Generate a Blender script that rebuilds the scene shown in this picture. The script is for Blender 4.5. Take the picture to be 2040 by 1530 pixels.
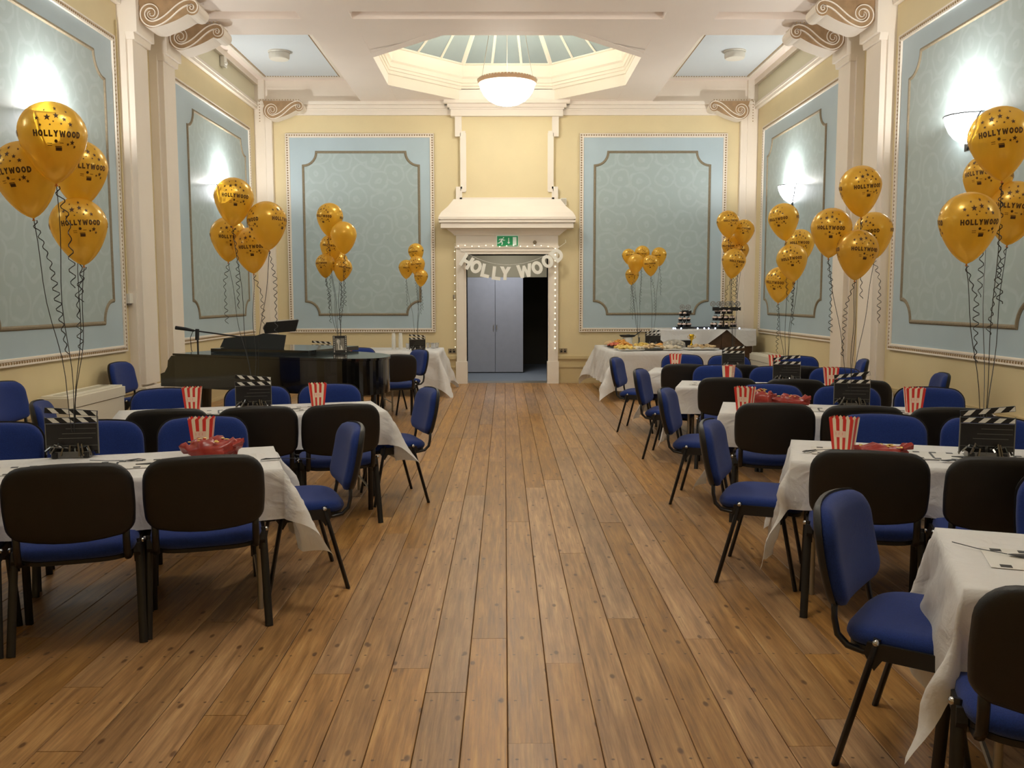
import bpy, math, random
from mathutils import Vector, Matrix, noise
R = math.radians
PI = math.pi
sc = bpy.context.scene
for o in list(bpy.data.objects): bpy.data.objects.remove(o)
COL = sc.collection
random.seed(7)

# ------------------------------------------------------------------ camera, world, exposure
def add_camera():
    yaw, pitch, roll = 0.00841, 0.09493, -0.0018
    cy, sy, cp, sp = math.cos(yaw), math.sin(yaw), math.cos(pitch), math.sin(pitch)
    f = Vector((sy*cp, cy*cp, -sp)); r = Vector((cy, -sy, 0)); u = r.cross(f)
    cr, sr = math.cos(roll), math.sin(roll)
    r2 = cr*r + sr*u; u2 = -sr*r + cr*u
    cam = bpy.data.cameras.new('camera'); cam.sensor_width = 36; cam.lens = 1770/2040*36
    cam.clip_start = 0.05; cam.clip_end = 100
    o = bpy.data.objects.new('camera', cam); COL.objects.link(o)
    m = Matrix((r2, u2, -f)).transposed().to_4x4(); m.translation = Vector((0, 0, 1.6))
    o.matrix_world = m
    sc.camera = o
add_camera()
w = bpy.data.worlds.new('dusk'); sc.world = w; w.use_nodes = True
w.node_tree.nodes['Background'].inputs[0].default_value = (0.30, 0.42, 0.60, 1)
w.node_tree.nodes['Background'].inputs[1].default_value = 0.25
sc.view_settings.view_transform = 'Standard'; sc.view_settings.look = 'None'
sc.view_settings.exposure = 0.24; sc.view_settings.gamma = 1.0
sc.view_settings.use_curve_mapping = False
LAMP = 21.5       # emission strength of the ceiling bowls
SCONCE_E = 12.0    # emission strength of the sconce glass
SCONCE_W = 88.0   # watts of the bulb in each sconce
WARM = (1.0, 0.925, 0.81); COOL = (0.93, 0.96, 1.0)

def lin(c):
    out = []
    for v in c[:3]:
        v = v/255.0
        out.append(v/12.92 if v <= 0.04045 else ((v+0.055)/1.055)**2.4)
    return (out[0], out[1], out[2], 1.0)

# ------------------------------------------------------------------ materials
MATS = {}
def mat(name, rgb, rough=0.6, metal=0.0, noise_amt=0.0, noise_scale=8.0, bump=0.0, bump_scale=60.0, spec=0.5,
        emit=None, estr=0.0, trans=0.0, alpha=1.0, coat=0.0, sheen=0.0, rgb2=None):
    if name in MATS: return MATS[name]
    m = bpy.data.materials.new(name); m.use_nodes = True
    nt = m.node_tree; b = nt.nodes['Principled BSDF']
    c = lin(rgb)
    b.inputs['Base Color'].default_value = c
    b.inputs['Roughness'].default_value = rough
    b.inputs['Metallic'].default_value = metal
    b.inputs['Specular IOR Level'].default_value = spec
    b.inputs['Transmission Weight'].default_value = trans
    b.inputs['Alpha'].default_value = alpha
    b.inputs['Coat Weight'].default_value = coat
    b.inputs['Sheen Weight'].default_value = sheen
    if emit:
        b.inputs['Emission Color'].default_value = (*emit, 1); b.inputs['Emission Strength'].default_value = estr
    if noise_amt or bump or rgb2:
        tc = nt.nodes.new('ShaderNodeTexCoord')
    if noise_amt or rgb2:
        n = nt.nodes.new('ShaderNodeTexNoise'); n.inputs['Scale'].default_value = noise_scale; n.inputs['Detail'].default_value = 4
        nt.links.new(tc.outputs['Object'], n.inputs['Vector'])
        mx = nt.nodes.new('ShaderNodeMix'); mx.data_type = 'RGBA'
        mr = nt.nodes.new('ShaderNodeMapRange'); mr.inputs[1].default_value = 0.3; mr.inputs[2].default_value = 0.7
        nt.links.new(n.outputs['Fac'], mr.inputs[0]); nt.links.new(mr.outputs[0], mx.inputs[0])
        if rgb2: c2 = lin(rgb2); mx.inputs[6].default_value = c
        else:
            mx.inputs[6].default_value = tuple(v*(1-noise_amt) for v in c[:3])+(1,)
            c2 = tuple(min(1, v*(1+noise_amt)) for v in c[:3])+(1,)
        mx.inputs[7].default_value = c2
        nt.links.new(mx.outputs[2], b.inputs['Base Color'])
    if bump:
        n2 = nt.nodes.new('ShaderNodeTexNoise'); n2.inputs['Scale'].default_value = bump_scale; n2.inputs['Detail'].default_value = 3
        nt.links.new(tc.outputs['Object'], n2.inputs['Vector'])
        bp = nt.nodes.new('ShaderNodeBump'); bp.inputs['Strength'].default_value = bump; bp.inputs['Distance'].default_value = 0.01
        nt.links.new(n2.outputs['Fac'], bp.inputs['Height']); nt.links.new(bp.outputs[0], b.inputs['Normal'])
    MATS[name] = m
    return m

YELLOW = mat('yellow_paint', (226, 209, 165), 0.55, noise_amt=0.03, noise_scale=1.5, bump=0.05, bump_scale=30)
CREAM = mat('cream_plaster', (240, 230, 216), 0.7, noise_amt=0.02, noise_scale=2, bump=0.04, bump_scale=20)
CEIL = mat('ceiling_plaster', (250, 237, 226), 0.65, noise_amt=0.02, noise_scale=1)
FRIEZE = mat('frieze_paint', (222, 214, 184), 0.6)
SKIRT = mat('skirting_paint', (205, 185, 140), 0.5)
BLUE = mat('pale_blue_paint', (178, 197, 206), 0.42, noise_amt=0.03, noise_scale=2)
COFFER = mat('coffer_blue', (218, 226, 232), 0.6)
BEAD = mat('bead_brown', (160, 134, 96), 0.6)
TAUPE = mat('taupe_moulding', (138, 126, 104), 0.85, noise_amt=0.12, noise_scale=40)
BROWN = mat('bracket_brown', (160, 130, 95), 0.7, noise_amt=0.15, noise_scale=12)
WHITE = mat('white_gloss', (240, 232, 215), 0.4)
PLASTIC = mat('white_plastic', (228, 224, 212), 0.4)
HEATER = mat('heater_enamel', (236, 230, 212), 0.35)
BLACKP = mat('black_plastic', (19, 17, 17), 0.5, bump=0.1, bump_scale=250)
BLACKM = mat('black_metal', (22, 20, 20), 0.35, spec=0.5)
FABRIC = mat('blue_fabric', (30, 52, 118), 0.9, noise_amt=0.18, noise_scale=220, bump=0.35, bump_scale=420, spec=0.2, sheen=0.15)
CHROME = mat('chrome', (190, 190, 190), 0.2, 1.0)
TRIMM = mat('grey_piping', (120, 118, 112), 0.4)
METAL = mat('grey_metal', (165, 160, 148), 0.35, 0.7)
PIANO = mat('piano_lacquer', (12, 12, 13), 0.12, coat=0.5)
PIANO2 = mat('piano_satin', (24, 23, 22), 0.4)
KEYW = mat('ivory', (235, 230, 215), 0.3)
PAPER = mat('paper', (238, 234, 224), 0.7)
INK = mat('black_card', (18, 17, 16), 0.45)
CARDW = mat('white_card', (225, 222, 212), 0.5)
BOARD = mat('clapper_board', (26, 24, 22), 0.35, noise_amt=0.2, noise_scale=15)
LINEW = mat('chalk_line', (105, 103, 96), 0.6)
RED = mat('box_red', (214, 50, 40), 0.5)
BOXW = mat('box_cream', (240, 226, 196), 0.55)
PINK = mat('box_pink', (236, 190, 170), 0.6)
BAG = mat('bag_red', (138, 28, 24), 0.3, noise_scale=22, rgb2=(164, 58, 46))
FOIL = mat('foil', (110, 108, 104), 0.25, 0.9)
RIBBON = mat('black_ribbon', (25, 24, 24), 0.35)
PRINT = mat('balloon_print', (70, 45, 12), 0.5)
KNOT = mat('balloon_knot', (200, 120, 20), 0.4)
STRIP = mat('runner_film', (222, 218, 210), 0.35)
GREEN = mat('sign_green', (12, 140, 82), 0.4, emit=lin((12, 140, 82))[:3], estr=0.15)
SIGNW = mat('sign_white', (225, 238, 225), 0.4, emit=(0.8, 0.9, 0.8), estr=0.1)
BANNER = mat('banner_card', (250, 248, 238), 0.5)
DOORG = mat('grey_door', (170, 173, 184), 0.6, noise_amt=0.03)
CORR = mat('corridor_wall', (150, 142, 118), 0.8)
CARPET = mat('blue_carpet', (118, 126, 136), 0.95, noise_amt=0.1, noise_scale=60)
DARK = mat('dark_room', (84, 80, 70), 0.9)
WOODB = mat('brown_wood', (86, 60, 38), 0.45, noise_amt=0.2, noise_scale=9)
CHOC = mat('chocolate', (52, 34, 26), 0.6)
FROST = mat('frosting', (232, 205, 190), 0.6)
CLEARP = mat('clear_plastic', (240, 240, 240), 0.12, trans=0.85)
CUPW = mat('cup_white', (225, 222, 212), 0.35)
GOLDM = mat('gold_metal', (225, 185, 60), 0.25, 1.0)
SOCKET = mat('socket_metal', (175, 165, 145), 0.3, 0.9)
DRAB = mat('mic_black', (20, 20, 20), 0.6)
BULB = mat('bulb_warm', (255, 240, 200), 0.4, emit=(1, 0.9, 0.65), estr=1.6)
LED = mat('bulb_cool', (230, 240, 255), 0.4, emit=(0.55, 0.68, 1), estr=7)
LAMPG = mat('lamp_glass', (255, 250, 235), 0.4, emit=WARM, estr=LAMP)
SCONG = mat('sconce_glass', (255, 252, 245), 0.3, emit=COOL, estr=SCONCE_E)
LAMPRIM = mat('lamp_rim', (205, 165, 130), 0.45)
RIB = mat('dome_rib', (245, 240, 225), 0.4)
PANE = mat('dome_glass', (150, 165, 168), 0.25, noise_amt=0.05, noise_scale=1.2)
FOODS = [mat('crisps_orange', (226, 160, 70), 0.6, noise_amt=0.25, noise_scale=60), mat('pastry_yellow', (228, 196, 104), 0.6, noise_amt=0.2, noise_scale=60),
         mat('bread_beige', (212, 184, 140), 0.7, noise_amt=0.15, noise_scale=50), mat('snack_red', (205, 110, 80), 0.6, noise_amt=0.2, noise_scale=60),
         mat('white_bread', (226, 214, 190), 0.7, noise_amt=0.1, noise_scale=60)]

def balloon_mat():
    m = bpy.data.materials.new('gold_balloon'); m.use_nodes = True; nt = m.node_tree
    b = nt.nodes['Principled BSDF']
    b.inputs['Base Color'].default_value = lin((240, 196, 84)); b.inputs['Roughness'].default_value = 0.26
    b.inputs['Metallic'].default_value = 0.35; b.inputs['Coat Weight'].default_value = 0.6; b.inputs['Coat Roughness'].default_value = 0.08
    tr = nt.nodes.new('ShaderNodeBsdfTranslucent'); tr.inputs[0].default_value = (1.0, 0.76, 0.18, 1)
    mx = nt.nodes.new('ShaderNodeMixShader'); mx.inputs[0].default_value = 0.45
    nt.links.new(b.outputs[0], mx.inputs[1]); nt.links.new(tr.outputs[0], mx.inputs[2])
    tp = nt.nodes.new('ShaderNodeBsdfTransparent'); tp.inputs[0].default_value = (1.0, 0.74, 0.20, 1)
    m2 = nt.nodes.new('ShaderNodeMixShader'); m2.inputs[0].default_value = 0.20
    nt.links.new(mx.outputs[0], m2.inputs[1]); nt.links.new(tp.outputs[0], m2.inputs[2])
    nt.links.new(m2.outputs[0], nt.nodes['Material Output'].inputs['Surface'])
    return m
GOLD = balloon_mat()

def damask_mat():
    m = bpy.data.materials.new('damask_paper'); m.use_nodes = True; nt = m.node_tree; N = nt.nodes; L = nt.links
    b = N['Principled BSDF']; b.inputs['Roughness'].default_value = 0.4
    g = N.new('ShaderNodeNewGeometry'); sep = N.new('ShaderNodeSeparateXYZ'); L.new(g.outputs['Position'], sep.inputs[0])
    add = N.new('ShaderNodeMath'); L.new(sep.outputs[0], add.inputs[0]); L.new(sep.outputs[1], add.inputs[1])
    cmb = N.new('ShaderNodeCombineXYZ'); L.new(add.outputs[0], cmb.inputs[0]); L.new(sep.outputs[2], cmb.inputs[1])
    nz = N.new('ShaderNodeTexNoise'); nz.inputs['Scale'].default_value = 5; L.new(cmb.outputs[0], nz.inputs['Vector'])
    ad2 = N.new('ShaderNodeVectorMath'); ad2.operation = 'MULTIPLY_ADD'; L.new(nz.outputs['Color'], ad2.inputs[0])
    ad2.inputs[1].default_value = (.16, .16, 0); L.new(cmb.outputs[0], ad2.inputs[2])
    v = N.new('ShaderNodeTexVoronoi'); v.voronoi_dimensions = '2D'; v.inputs['Scale'].default_value = 2.6; v.inputs['Randomness'].default_value = 0.5
    L.new(ad2.outputs[0], v.inputs['Vector'])
    s = N.new('ShaderNodeMath'); s.operation = 'MULTIPLY'; s.inputs[1].default_value = 17; L.new(v.outputs['Distance'], s.inputs[0])
    sn = N.new('ShaderNodeMath'); sn.operation = 'SINE'; L.new(s.outputs[0], sn.inputs[0])
    mr = N.new('ShaderNodeMapRange'); mr.inputs[1].default_value = 0.3; mr.inputs[2].default_value = 0.9; L.new(sn.outputs[0], mr.inputs[0])
    n3 = N.new('ShaderNodeTexNoise'); n3.inputs['Scale'].default_value = 9; L.new(cmb.outputs[0], n3.inputs['Vector'])
    mu = N.new('ShaderNodeMath'); mu.operation = 'MULTIPLY'; L.new(mr.outputs[0], mu.inputs[0]); L.new(n3.outputs['Fac'], mu.inputs[1])
    mx = N.new('ShaderNodeMix'); mx.data_type = 'RGBA'; L.new(mu.outputs[0], mx.inputs[0])
    mx.inputs[6].default_value = lin((168, 184, 184)); mx.inputs[7].default_value = lin((182, 197, 198))
    L.new(mx.outputs[2], b.inputs['Base Color'])
    return m
DAMASK = damask_mat()

def plank_mat():
    m = bpy.data.materials.new('worn_pine'); m.use_nodes = True; nt = m.node_tree; N = nt.nodes; L = nt.links
    b = N['Principled BSDF']
    g = N.new('ShaderNodeNewGeometry'); oi = N.new('ShaderNodeObjectInfo')
    cb = N.new('ShaderNodeVectorMath'); cb.operation = 'MULTIPLY_ADD'
    L.new(oi.outputs['Random'], cb.inputs[0]); cb.inputs[1].default_value = (37, 91, 13); L.new(g.outputs['Position'], cb.inputs[2])
    st = N.new('ShaderNodeMapping'); st.inputs['Scale'].default_value = (14, 0.9, 1); L.new(cb.outputs[0], st.inputs[0])
    n1 = N.new('ShaderNodeTexNoise'); n1.inputs['Scale'].default_value = 2.2; n1.inputs['Detail'].default_value = 7; n1.inputs['Roughness'].default_value = 0.65
    L.new(st.outputs[0], n1.inputs['Vector'])
    st2 = N.new('ShaderNodeMapping'); st2.inputs['Scale'].default_value = (90, 2.5, 1); L.new(cb.outputs[0], st2.inputs[0])
    n2 = N.new('ShaderNodeTexNoise'); n2.inputs['Scale'].default_value = 1.5; n2.inputs['Detail'].default_value = 3; L.new(st2.outputs[0], n2.inputs['Vector'])
    r1 = N.new('ShaderNodeValToRGB'); e = r1.color_ramp.elements
    e[0].position = 0.25; e[0].color = lin((118, 84, 48)); e[1].position = 0.75; e[1].color = lin((200, 158, 102))
    el = r1.color_ramp.elements.new(0.5); el.color = lin((168, 124, 74))
    L.new(n1.outputs['Fac'], r1.inputs[0])
    # per plank tint
    hs = N.new('ShaderNodeHueSaturation'); L.new(r1.outputs[0], hs.inputs['Color'])
    mv = N.new('ShaderNodeMapRange'); mv.inputs[3].default_value = 0.84; mv.inputs[4].default_value = 1.14; L.new(oi.outputs['Random'], mv.inputs[0]); L.new(mv.outputs[0], hs.inputs['Value'])
    r2m = N.new('ShaderNodeMath'); r2m.operation = 'MULTIPLY'; r2m.inputs[1].default_value = 7.31; L.new(oi.outputs['Random'], r2m.inputs[0])
    fr = N.new('ShaderNodeMath'); fr.operation = 'FRACT'; L.new(r2m.outputs[0], fr.inputs[0])
    ms = N.new('ShaderNodeMapRange'); ms.inputs[3].default_value = 0.85; ms.inputs[4].default_value = 1.08; L.new(fr.outputs[0], ms.inputs[0]); L.new(ms.outputs[0], hs.inputs['Saturation'])
    # fine grain
    m1 = N.new('ShaderNodeMix'); m1.data_type = 'RGBA'; m1.blend_type = 'MULTIPLY'; m1.inputs[0].default_value = 1
    gr = N.new('ShaderNodeMapRange'); gr.inputs[1].default_value = 0.3; gr.inputs[2].default_value = 0.6; gr.inputs[3].default_value = 0.78; gr.inputs[4].default_value = 1.04
    L.new(n2.outputs['Fac'], gr.inputs[0]); L.new(hs.outputs[0], m1.inputs[6]); L.new(gr.outputs[0], m1.inputs[7])
    # big grey wear stains
    n4 = N.new('ShaderNodeTexNoise'); n4.inputs['Scale'].default_value = 0.9; n4.inputs['Detail'].default_value = 5; L.new(g.outputs['Position'], n4.inputs['Vector'])
    s4 = N.new('ShaderNodeMapRange'); s4.inputs[1].default_value = 0.50; s4.inputs[2].default_value = 0.75; s4.inputs[4].default_value = 0.45; L.new(n4.outputs['Fac'], s4.inputs[0])
    m2 = N.new('ShaderNodeMix'); m2.data_type = 'RGBA'; L.new(s4.outputs[0], m2.inputs[0]); L.new(m1.outputs[2], m2.inputs[6]); m2.inputs[7].default_value = lin((116, 84, 54))
    # knots
    stk = N.new('ShaderNodeMapping'); stk.inputs['Scale'].default_value = (3.4, 1.6, 0.0); L.new(cb.outputs[0], stk.inputs[0])
    vo = N.new('ShaderNodeTexVoronoi'); vo.inputs['Scale'].default_value = 1.3; vo.voronoi_dimensions = '2D'; L.new(stk.outputs[0], vo.inputs['Vector'])
    kn = N.new('ShaderNodeMapRange'); kn.inputs[1].default_value = 0.03; kn.inputs[2].default_value = 0.06; kn.inputs[3].default_value = 0.8; kn.inputs[4].default_value = 0.0
    L.new(vo.outputs['Distance'], kn.inputs[0])
    m3 = N.new('ShaderNodeMix'); m3.data_type = 'RGBA'; L.new(kn.outputs[0], m3.inputs[0]); L.new(m2.outputs[2], m3.inputs[6]); m3.inputs[7].default_value = lin((84, 54, 32))
    # nail heads along the joists: two per plank
    sp = N.new('ShaderNodeSeparateXYZ'); L.new(g.outputs['Position'], sp.inputs[0])
    def math_(op, a, b_=None, c_=None):
        n = N.new('ShaderNodeMath'); n.operation = op
        for i, v_ in enumerate((a, b_, c_)):
            if v_ is None: continue
            if isinstance(v_, (int, float)): n.inputs[i].default_value = v_
            else: L.new(v_, n.inputs[i])
        return n.outputs[0]
    wob = math_('MULTIPLY_ADD', n4.outputs['Fac'], 0.05, sp.outputs[1])
    dy = math_('MULTIPLY', math_('ABSOLUTE', math_('SUBTRACT', math_('FRACT', math_('DIVIDE', wob, 0.46)), 0.5)), 0.46)
    fx = math_('FRACT', math_('DIVIDE', math_('SUBTRACT', sp.outputs[0], 0.008-0.168*60), 0.168))
    dx = math_('MULTIPLY', math_('ABSOLUTE', math_('SUBTRACT', math_('ABSOLUTE', math_('SUBTRACT', fx, 0.5)), 0.31)), 0.168)
    dd = math_('SQRT', math_('ADD', math_('MULTIPLY', dx, dx), math_('MULTIPLY', dy, dy)))
    nl = N.new('ShaderNodeMapRange'); nl.inputs[1].default_value = 0.004; nl.inputs[2].default_value = 0.008; nl.inputs[3].default_value = 0.8; nl.inputs[4].default_value = 0.0
    L.new(dd, nl.inputs[0])
    m4 = N.new('ShaderNodeMix'); m4.data_type = 'RGBA'; L.new(nl.outputs[0], m4.inputs[0]); L.new(m3.outputs[2], m4.inputs[6]); m4.inputs[7].default_value = lin((70, 46, 30))
    L.new(m4.outputs[2], b.inputs['Base Color'])
    rr = N.new('ShaderNodeMapRange'); rr.inputs[3].default_value = 0.26; rr.inputs[4].default_value = 0.48; L.new(n1.outputs['Fac'], rr.inputs[0]); L.new(rr.outputs[0], b.inputs['Roughness'])
    bp = N.new('ShaderNodeBump'); bp.inputs['Strength'].default_value = 0.25; bp.inputs['Distance'].default_value = 0.004
    L.new(n1.outputs['Fac'], bp.inputs['Height']); L.new(bp.outputs[0], b.inputs['Normal'])
    b.inputs['Specular IOR Level'].default_value = 0.4
    return m
PLANK = plank_mat()

def cloth_mat():
    m = bpy.data.materials.new('white_paper_cloth'); m.use_nodes = True; nt = m.node_tree; N = nt.nodes; L = nt.links
    b = N['Principled BSDF']; b.inputs['Base Color'].default_value = lin((242, 240, 238)); b.inputs['Roughness'].default_value = 0.55
    tc = N.new('ShaderNodeTexCoord'); n = N.new('ShaderNodeTexNoise'); n.inputs['Scale'].default_value = 5; n.inputs['Detail'].default_value = 5; n.inputs['Distortion'].default_value = 1.6
    L.new(tc.outputs['Object'], n.inputs['Vector'])
    bp = N.new('ShaderNodeBump'); bp.inputs['Strength'].default_value = 0.6; bp.inputs['Distance'].default_value = 0.03
    L.new(n.outputs['Fac'], bp.inputs['Height']); L.new(bp.outputs[0], b.inputs['Normal'])
    tr = N.new('ShaderNodeBsdfTranslucent'); tr.inputs[0].default_value = lin((225, 220, 210))
    mx = N.new('ShaderNodeMixShader'); mx.inputs[0].default_value = 0.22
    L.new(b.outputs[0], mx.inputs[1]); L.new(tr.outputs[0], mx.inputs[2]); L.new(mx.outputs[0], N['Material Output'].inputs['Surface'])
    return m
CLOTH = cloth_mat()

# ------------------------------------------------------------------ mesh builder
class MB:
    def __init__(s): s.v = []; s.f = []; s.m = []
    def add(s, vs, fs, mi=0):
        k = len(s.v); s.v += [tuple(p) for p in vs]
        for f in fs: s.f.append(tuple(i+k for i in f)); s.m.append(mi)
        return s
    def box(s, x0, x1, y0, y1, z0, z1, mi=0):
        v = [(x, y, z) for z in (z0, z1) for y in (y0, y1) for x in (x0, x1)]
        return s.add(v, [(0, 2, 3, 1), (4, 5, 7, 6), (0, 1, 5, 4), (2, 6, 7, 3), (0, 4, 6, 2), (1, 3, 7, 5)], mi)
    def prism(s, poly, fn, d0, d1, mi=0, mside=None):
        # poly: 2-D points; fn(a,b,d) -> 3-D point
        n = len(poly)
        v = [fn(a, b, d0) for a, b in poly]+[fn(a, b, d1) for a, b in poly]
        s.add(v, [tuple(range(n))[::-1], tuple(range(n, 2*n))], mi)
        k = len(s.v)-2*n
        for i in range(n):
            j = (i+1) % n
            s.f.append((k+i, k+j, k+n+j, k+n+i)); s.m.append(mi if mside is None else mside)
        return s
    def loft(s, rings, mi=0, cap0=True, cap1=True, closed=True):
        n = len(rings[0]); k = len(s.v)
        for r in rings: s.v += [tuple(p) for p in r]
        for a in range(len(rings)-1):
            for i in range(n if closed else n-1):
                j = (i+1) % n
                s.f.append((k+a*n+i, k+a*n+j, k+(a+1)*n+j, k+(a+1)*n+i)); s.m.append(mi)
        if cap0: s.f.append(tuple(k+i for i in range(n))[::-1]); s.m.append(mi)
        if cap1: s.f.append(tuple(k+(len(rings)-1)*n+i for i in range(n))); s.m.append(mi)
        return s
    def lathe(s, prof, c=(0, 0, 0), n=20, mi=0, cap0=False, cap1=False, sx=1, sy=1, a0=0):
        rings = [[(c[0]+sx*r*math.cos(a0+2*PI*i/n), c[1]+sy*r*math.sin(a0+2*PI*i/n), c[2]+z) for i in range(n)] for r, z in prof]
        return s.loft(rings, mi, cap0, cap1)
    def tube(s, path, r, n=8, mi=0, ry=None, caps=True, closed=False, radii=None):
        P = [Vector(p) for p in path]; rings = []; prev = None
        L_ = len(P)
        for i, p in enumerate(P):
            if closed: t = P[(i+1) % L_]-P[i-1]
            else: t = P[min(i+1, L_-1)]-P[max(i-1, 0)]
            if t.length < 1e-9: t = Vector((0, 0, 1))
            t.normalize()
            if prev is None:
                up = Vector((0, 0, 1)) if abs(t.z) < 0.9 else Vector((0, 1, 0))
                a = t.cross(up).normalized()
            else:
                a = (prev-t*prev.dot(t)).normalized()
            prev = a; b = t.cross(a)
            rr = radii[i] if radii else r
            rb = (ry if ry else rr)
            rings.append([p+a*rr*math.cos(2*PI*k/n)+b*rb*math.sin(2*PI*k/n) for k in range(n)])
        if closed: rings.append(rings[0]); caps = False
        return s.loft(rings, mi, caps, caps)
    def grid(s, fn, nu, nv, mi=0):
        k = len(s.v)
        for j in range(nv+1):
            for i in range(nu+1): s.v.append(tuple(fn(i/nu, j/nv)))
        for j in range(nv):
            for i in range(nu):
                a = k+j*(nu+1)+i; s.f.append((a, a+1, a+nu+2, a+nu+1)); s.m.append(mi)
        return s
    def ball(s, c, r, n=8, m=5, mi=0, sz=1.0):
        prof = [(max(r*math.sin(PI*j/m), 1e-4), -r*sz*math.cos(PI*j/m)) for j in range(m+1)]
        return s.lathe(prof, c, n, mi)
    def build(s, name, mats, parent=None, smooth=False, loc=None, rotz=None, auto=None):
        me = bpy.data.meshes.new(name)
        me.from_pydata(s.v, [], s.f); me.update()
        if not isinstance(mats, (list, tuple)): mats = [mats]
        for m in mats: me.materials.append(m)
        if len(mats) > 1: me.polygons.foreach_set('material_index', s.m)
        if smooth: me.polygons.foreach_set('use_smooth', [True]*len(me.polygons))
        if auto is not None:
            try: me.set_sharp_from_angle(angle=R(auto))
            except Exception: pass
        me.update()
        o = bpy.data.objects.new(name, me); COL.objects.link(o)
        if parent is not None: o.parent = parent
        if loc is not None: o.location = loc
        if rotz is not None: o.rotation_euler.z = rotz
        return o

def tag(o, label=None, cat=None, group=None, kind=None):
    if label: o['label'] = label
    if cat: o['category'] = cat
    if group: o['group'] = group
    if kind: o['kind'] = kind
    return o
def thing(name, label, cat, loc=(0, 0, 0), rotz=0, group=None):
    o = bpy.data.objects.new(name, None); COL.objects.link(o); o.empty_display_size = 0.1
    o.location = loc; o.rotation_euler.z = rotz
    return tag(o, label, cat, group)
def struct(o, label=None, cat=None): return tag(o, label, cat, None, 'structure')
def dup(root, loc=None, rotz=None, label=None, group=None):
    r = root.copy(); COL.objects.link(r)
    if loc is not None: r.location = loc
    if rotz is not None: r.rotation_euler.z = rotz
    if label: r['label'] = label
    if group: r['group'] = group
    for ch in root.children:
        c = ch.copy(); COL.objects.link(c); c.parent = r
        for g in ch.children:
            d = g.copy(); COL.objects.link(d); d.parent = c
    return r
def stuff(o): o['kind'] = 'stuff'; return o

# ================================================================== THE ROOM
XL, XR, XC = -4.63, 4.74, 0.055
YB, YF = 17.01, -1.8           # end wall with the door, wall behind the photographer
ZC, ZA, ZT = 5.25, 5.65, 7.6   # beams, side ceilings, top of the lanterns

# floor ------------------------------------------------------------
fl = MB().box(XL-.2, XR+.2, YF-.2, YB, -.12, -.022).build('floor', mat('gap_dark', (70, 48, 30), 0.9))
struct(fl, 'worn varnished pine floorboards running the length of the hall', 'floor')
PW = 0.168
pm = MB()
g = .0013
def plank_mesh():
    h = PW/2-g
    b_ = .0025
    v = [(-h, 0, -.024), (h, 0, -.024), (h, 1, -.024), (-h, 1, -.024),
         (-h, 0, -b_), (h, 0, -b_), (h, 1, -b_), (-h, 1, -b_),
         (-h+b_, 0, 0), (h-b_, 0, 0), (h-b_, 1, 0), (-h+b_, 1, 0)]
    f = [(0, 3, 2, 1), (0, 1, 5, 4), (1, 2, 6, 5), (2, 3, 7, 6), (3, 0, 4, 7), (4, 5, 9, 8), (5, 6, 10, 9), (6, 7, 11, 10), (7, 4, 8, 11), (8, 9, 10, 11)]
    return MB().add(v, f)
first = None
rp = random.Random(3)
k0 = int(math.floor((XL-0.008)/PW)); k1 = int(math.ceil((XR-0.008)/PW))
npl = 0
for k in range(k0, k1):
    xa = 0.008+k*PW
    y = YF-rp.uniform(0, 2.0); 
    while y < YB:
        if y < 1.5: ln = 1.6-y+rp.uniform(0.2, 3.2)
        else: ln = rp.choice([2.3, 2.76, 3.22, 3.68, 4.14, 4.6])
        y1 = y+ln
        if YB-y1 < 1.4: y1 = YB
        ys = max(y, YF)
        x0, x1 = max(xa, XL-.02), min(xa+PW, XR+.02)
        if first is None:
            o = plank_mesh().build('plank', PLANK, fl); first = o
        else:
            o = first.copy(); COL.objects.link(o)
        o.location = ((x0+x1)/2, ys+.0012, rp.uniform(-.0006, .0006)); o.scale = ((x1-x0)/PW, min(y1, YB)-ys-.0024, 1)
        npl += 1
        y = y1
print('planks', npl)

# walls ------------------------------------------------------------
wl = struct(MB().box(XL-.3, XL, YF-.3, YB+.3, 0, ZA+.1).build('wall_left', YELLOW), 'yellow side wall with blue damask panels on the left', 'wall')
wr = struct(MB().box(XR, XR+.3, YF-.3, YB+.3, 0, ZA+.1).build('wall_right', YELLOW), 'yellow side wall with blue damask panels on the right', 'wall')
DX0, DX1, DZ = -.72, .83, 2.45
wb = MB().box(XL, DX0, YB, YB+.45, 0, ZA+.1).box(DX1, XR, YB, YB+.45, 0, ZA+.1).box(DX0, DX1, YB, YB+.45, DZ, ZA+.1).build('wall_back', YELLOW)
struct(wb, 'yellow end wall with the doorway and two blue panels', 'wall')
wf = struct(MB().box(XL, XR, YF-.3, YF, 0, ZA+.1).build('wall_front', YELLOW), 'plain yellow wall behind the camera', 'wall')

# mapping functions for wall-mounted geometry: (u along the wall, z up, d out from the wall)
ML = lambda u, z, d: (XL+d, u, z)
MRr = lambda u, z, d: (XR-d, u, z)
MBk = lambda u, z, d: (u, YB-d, z)

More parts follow.
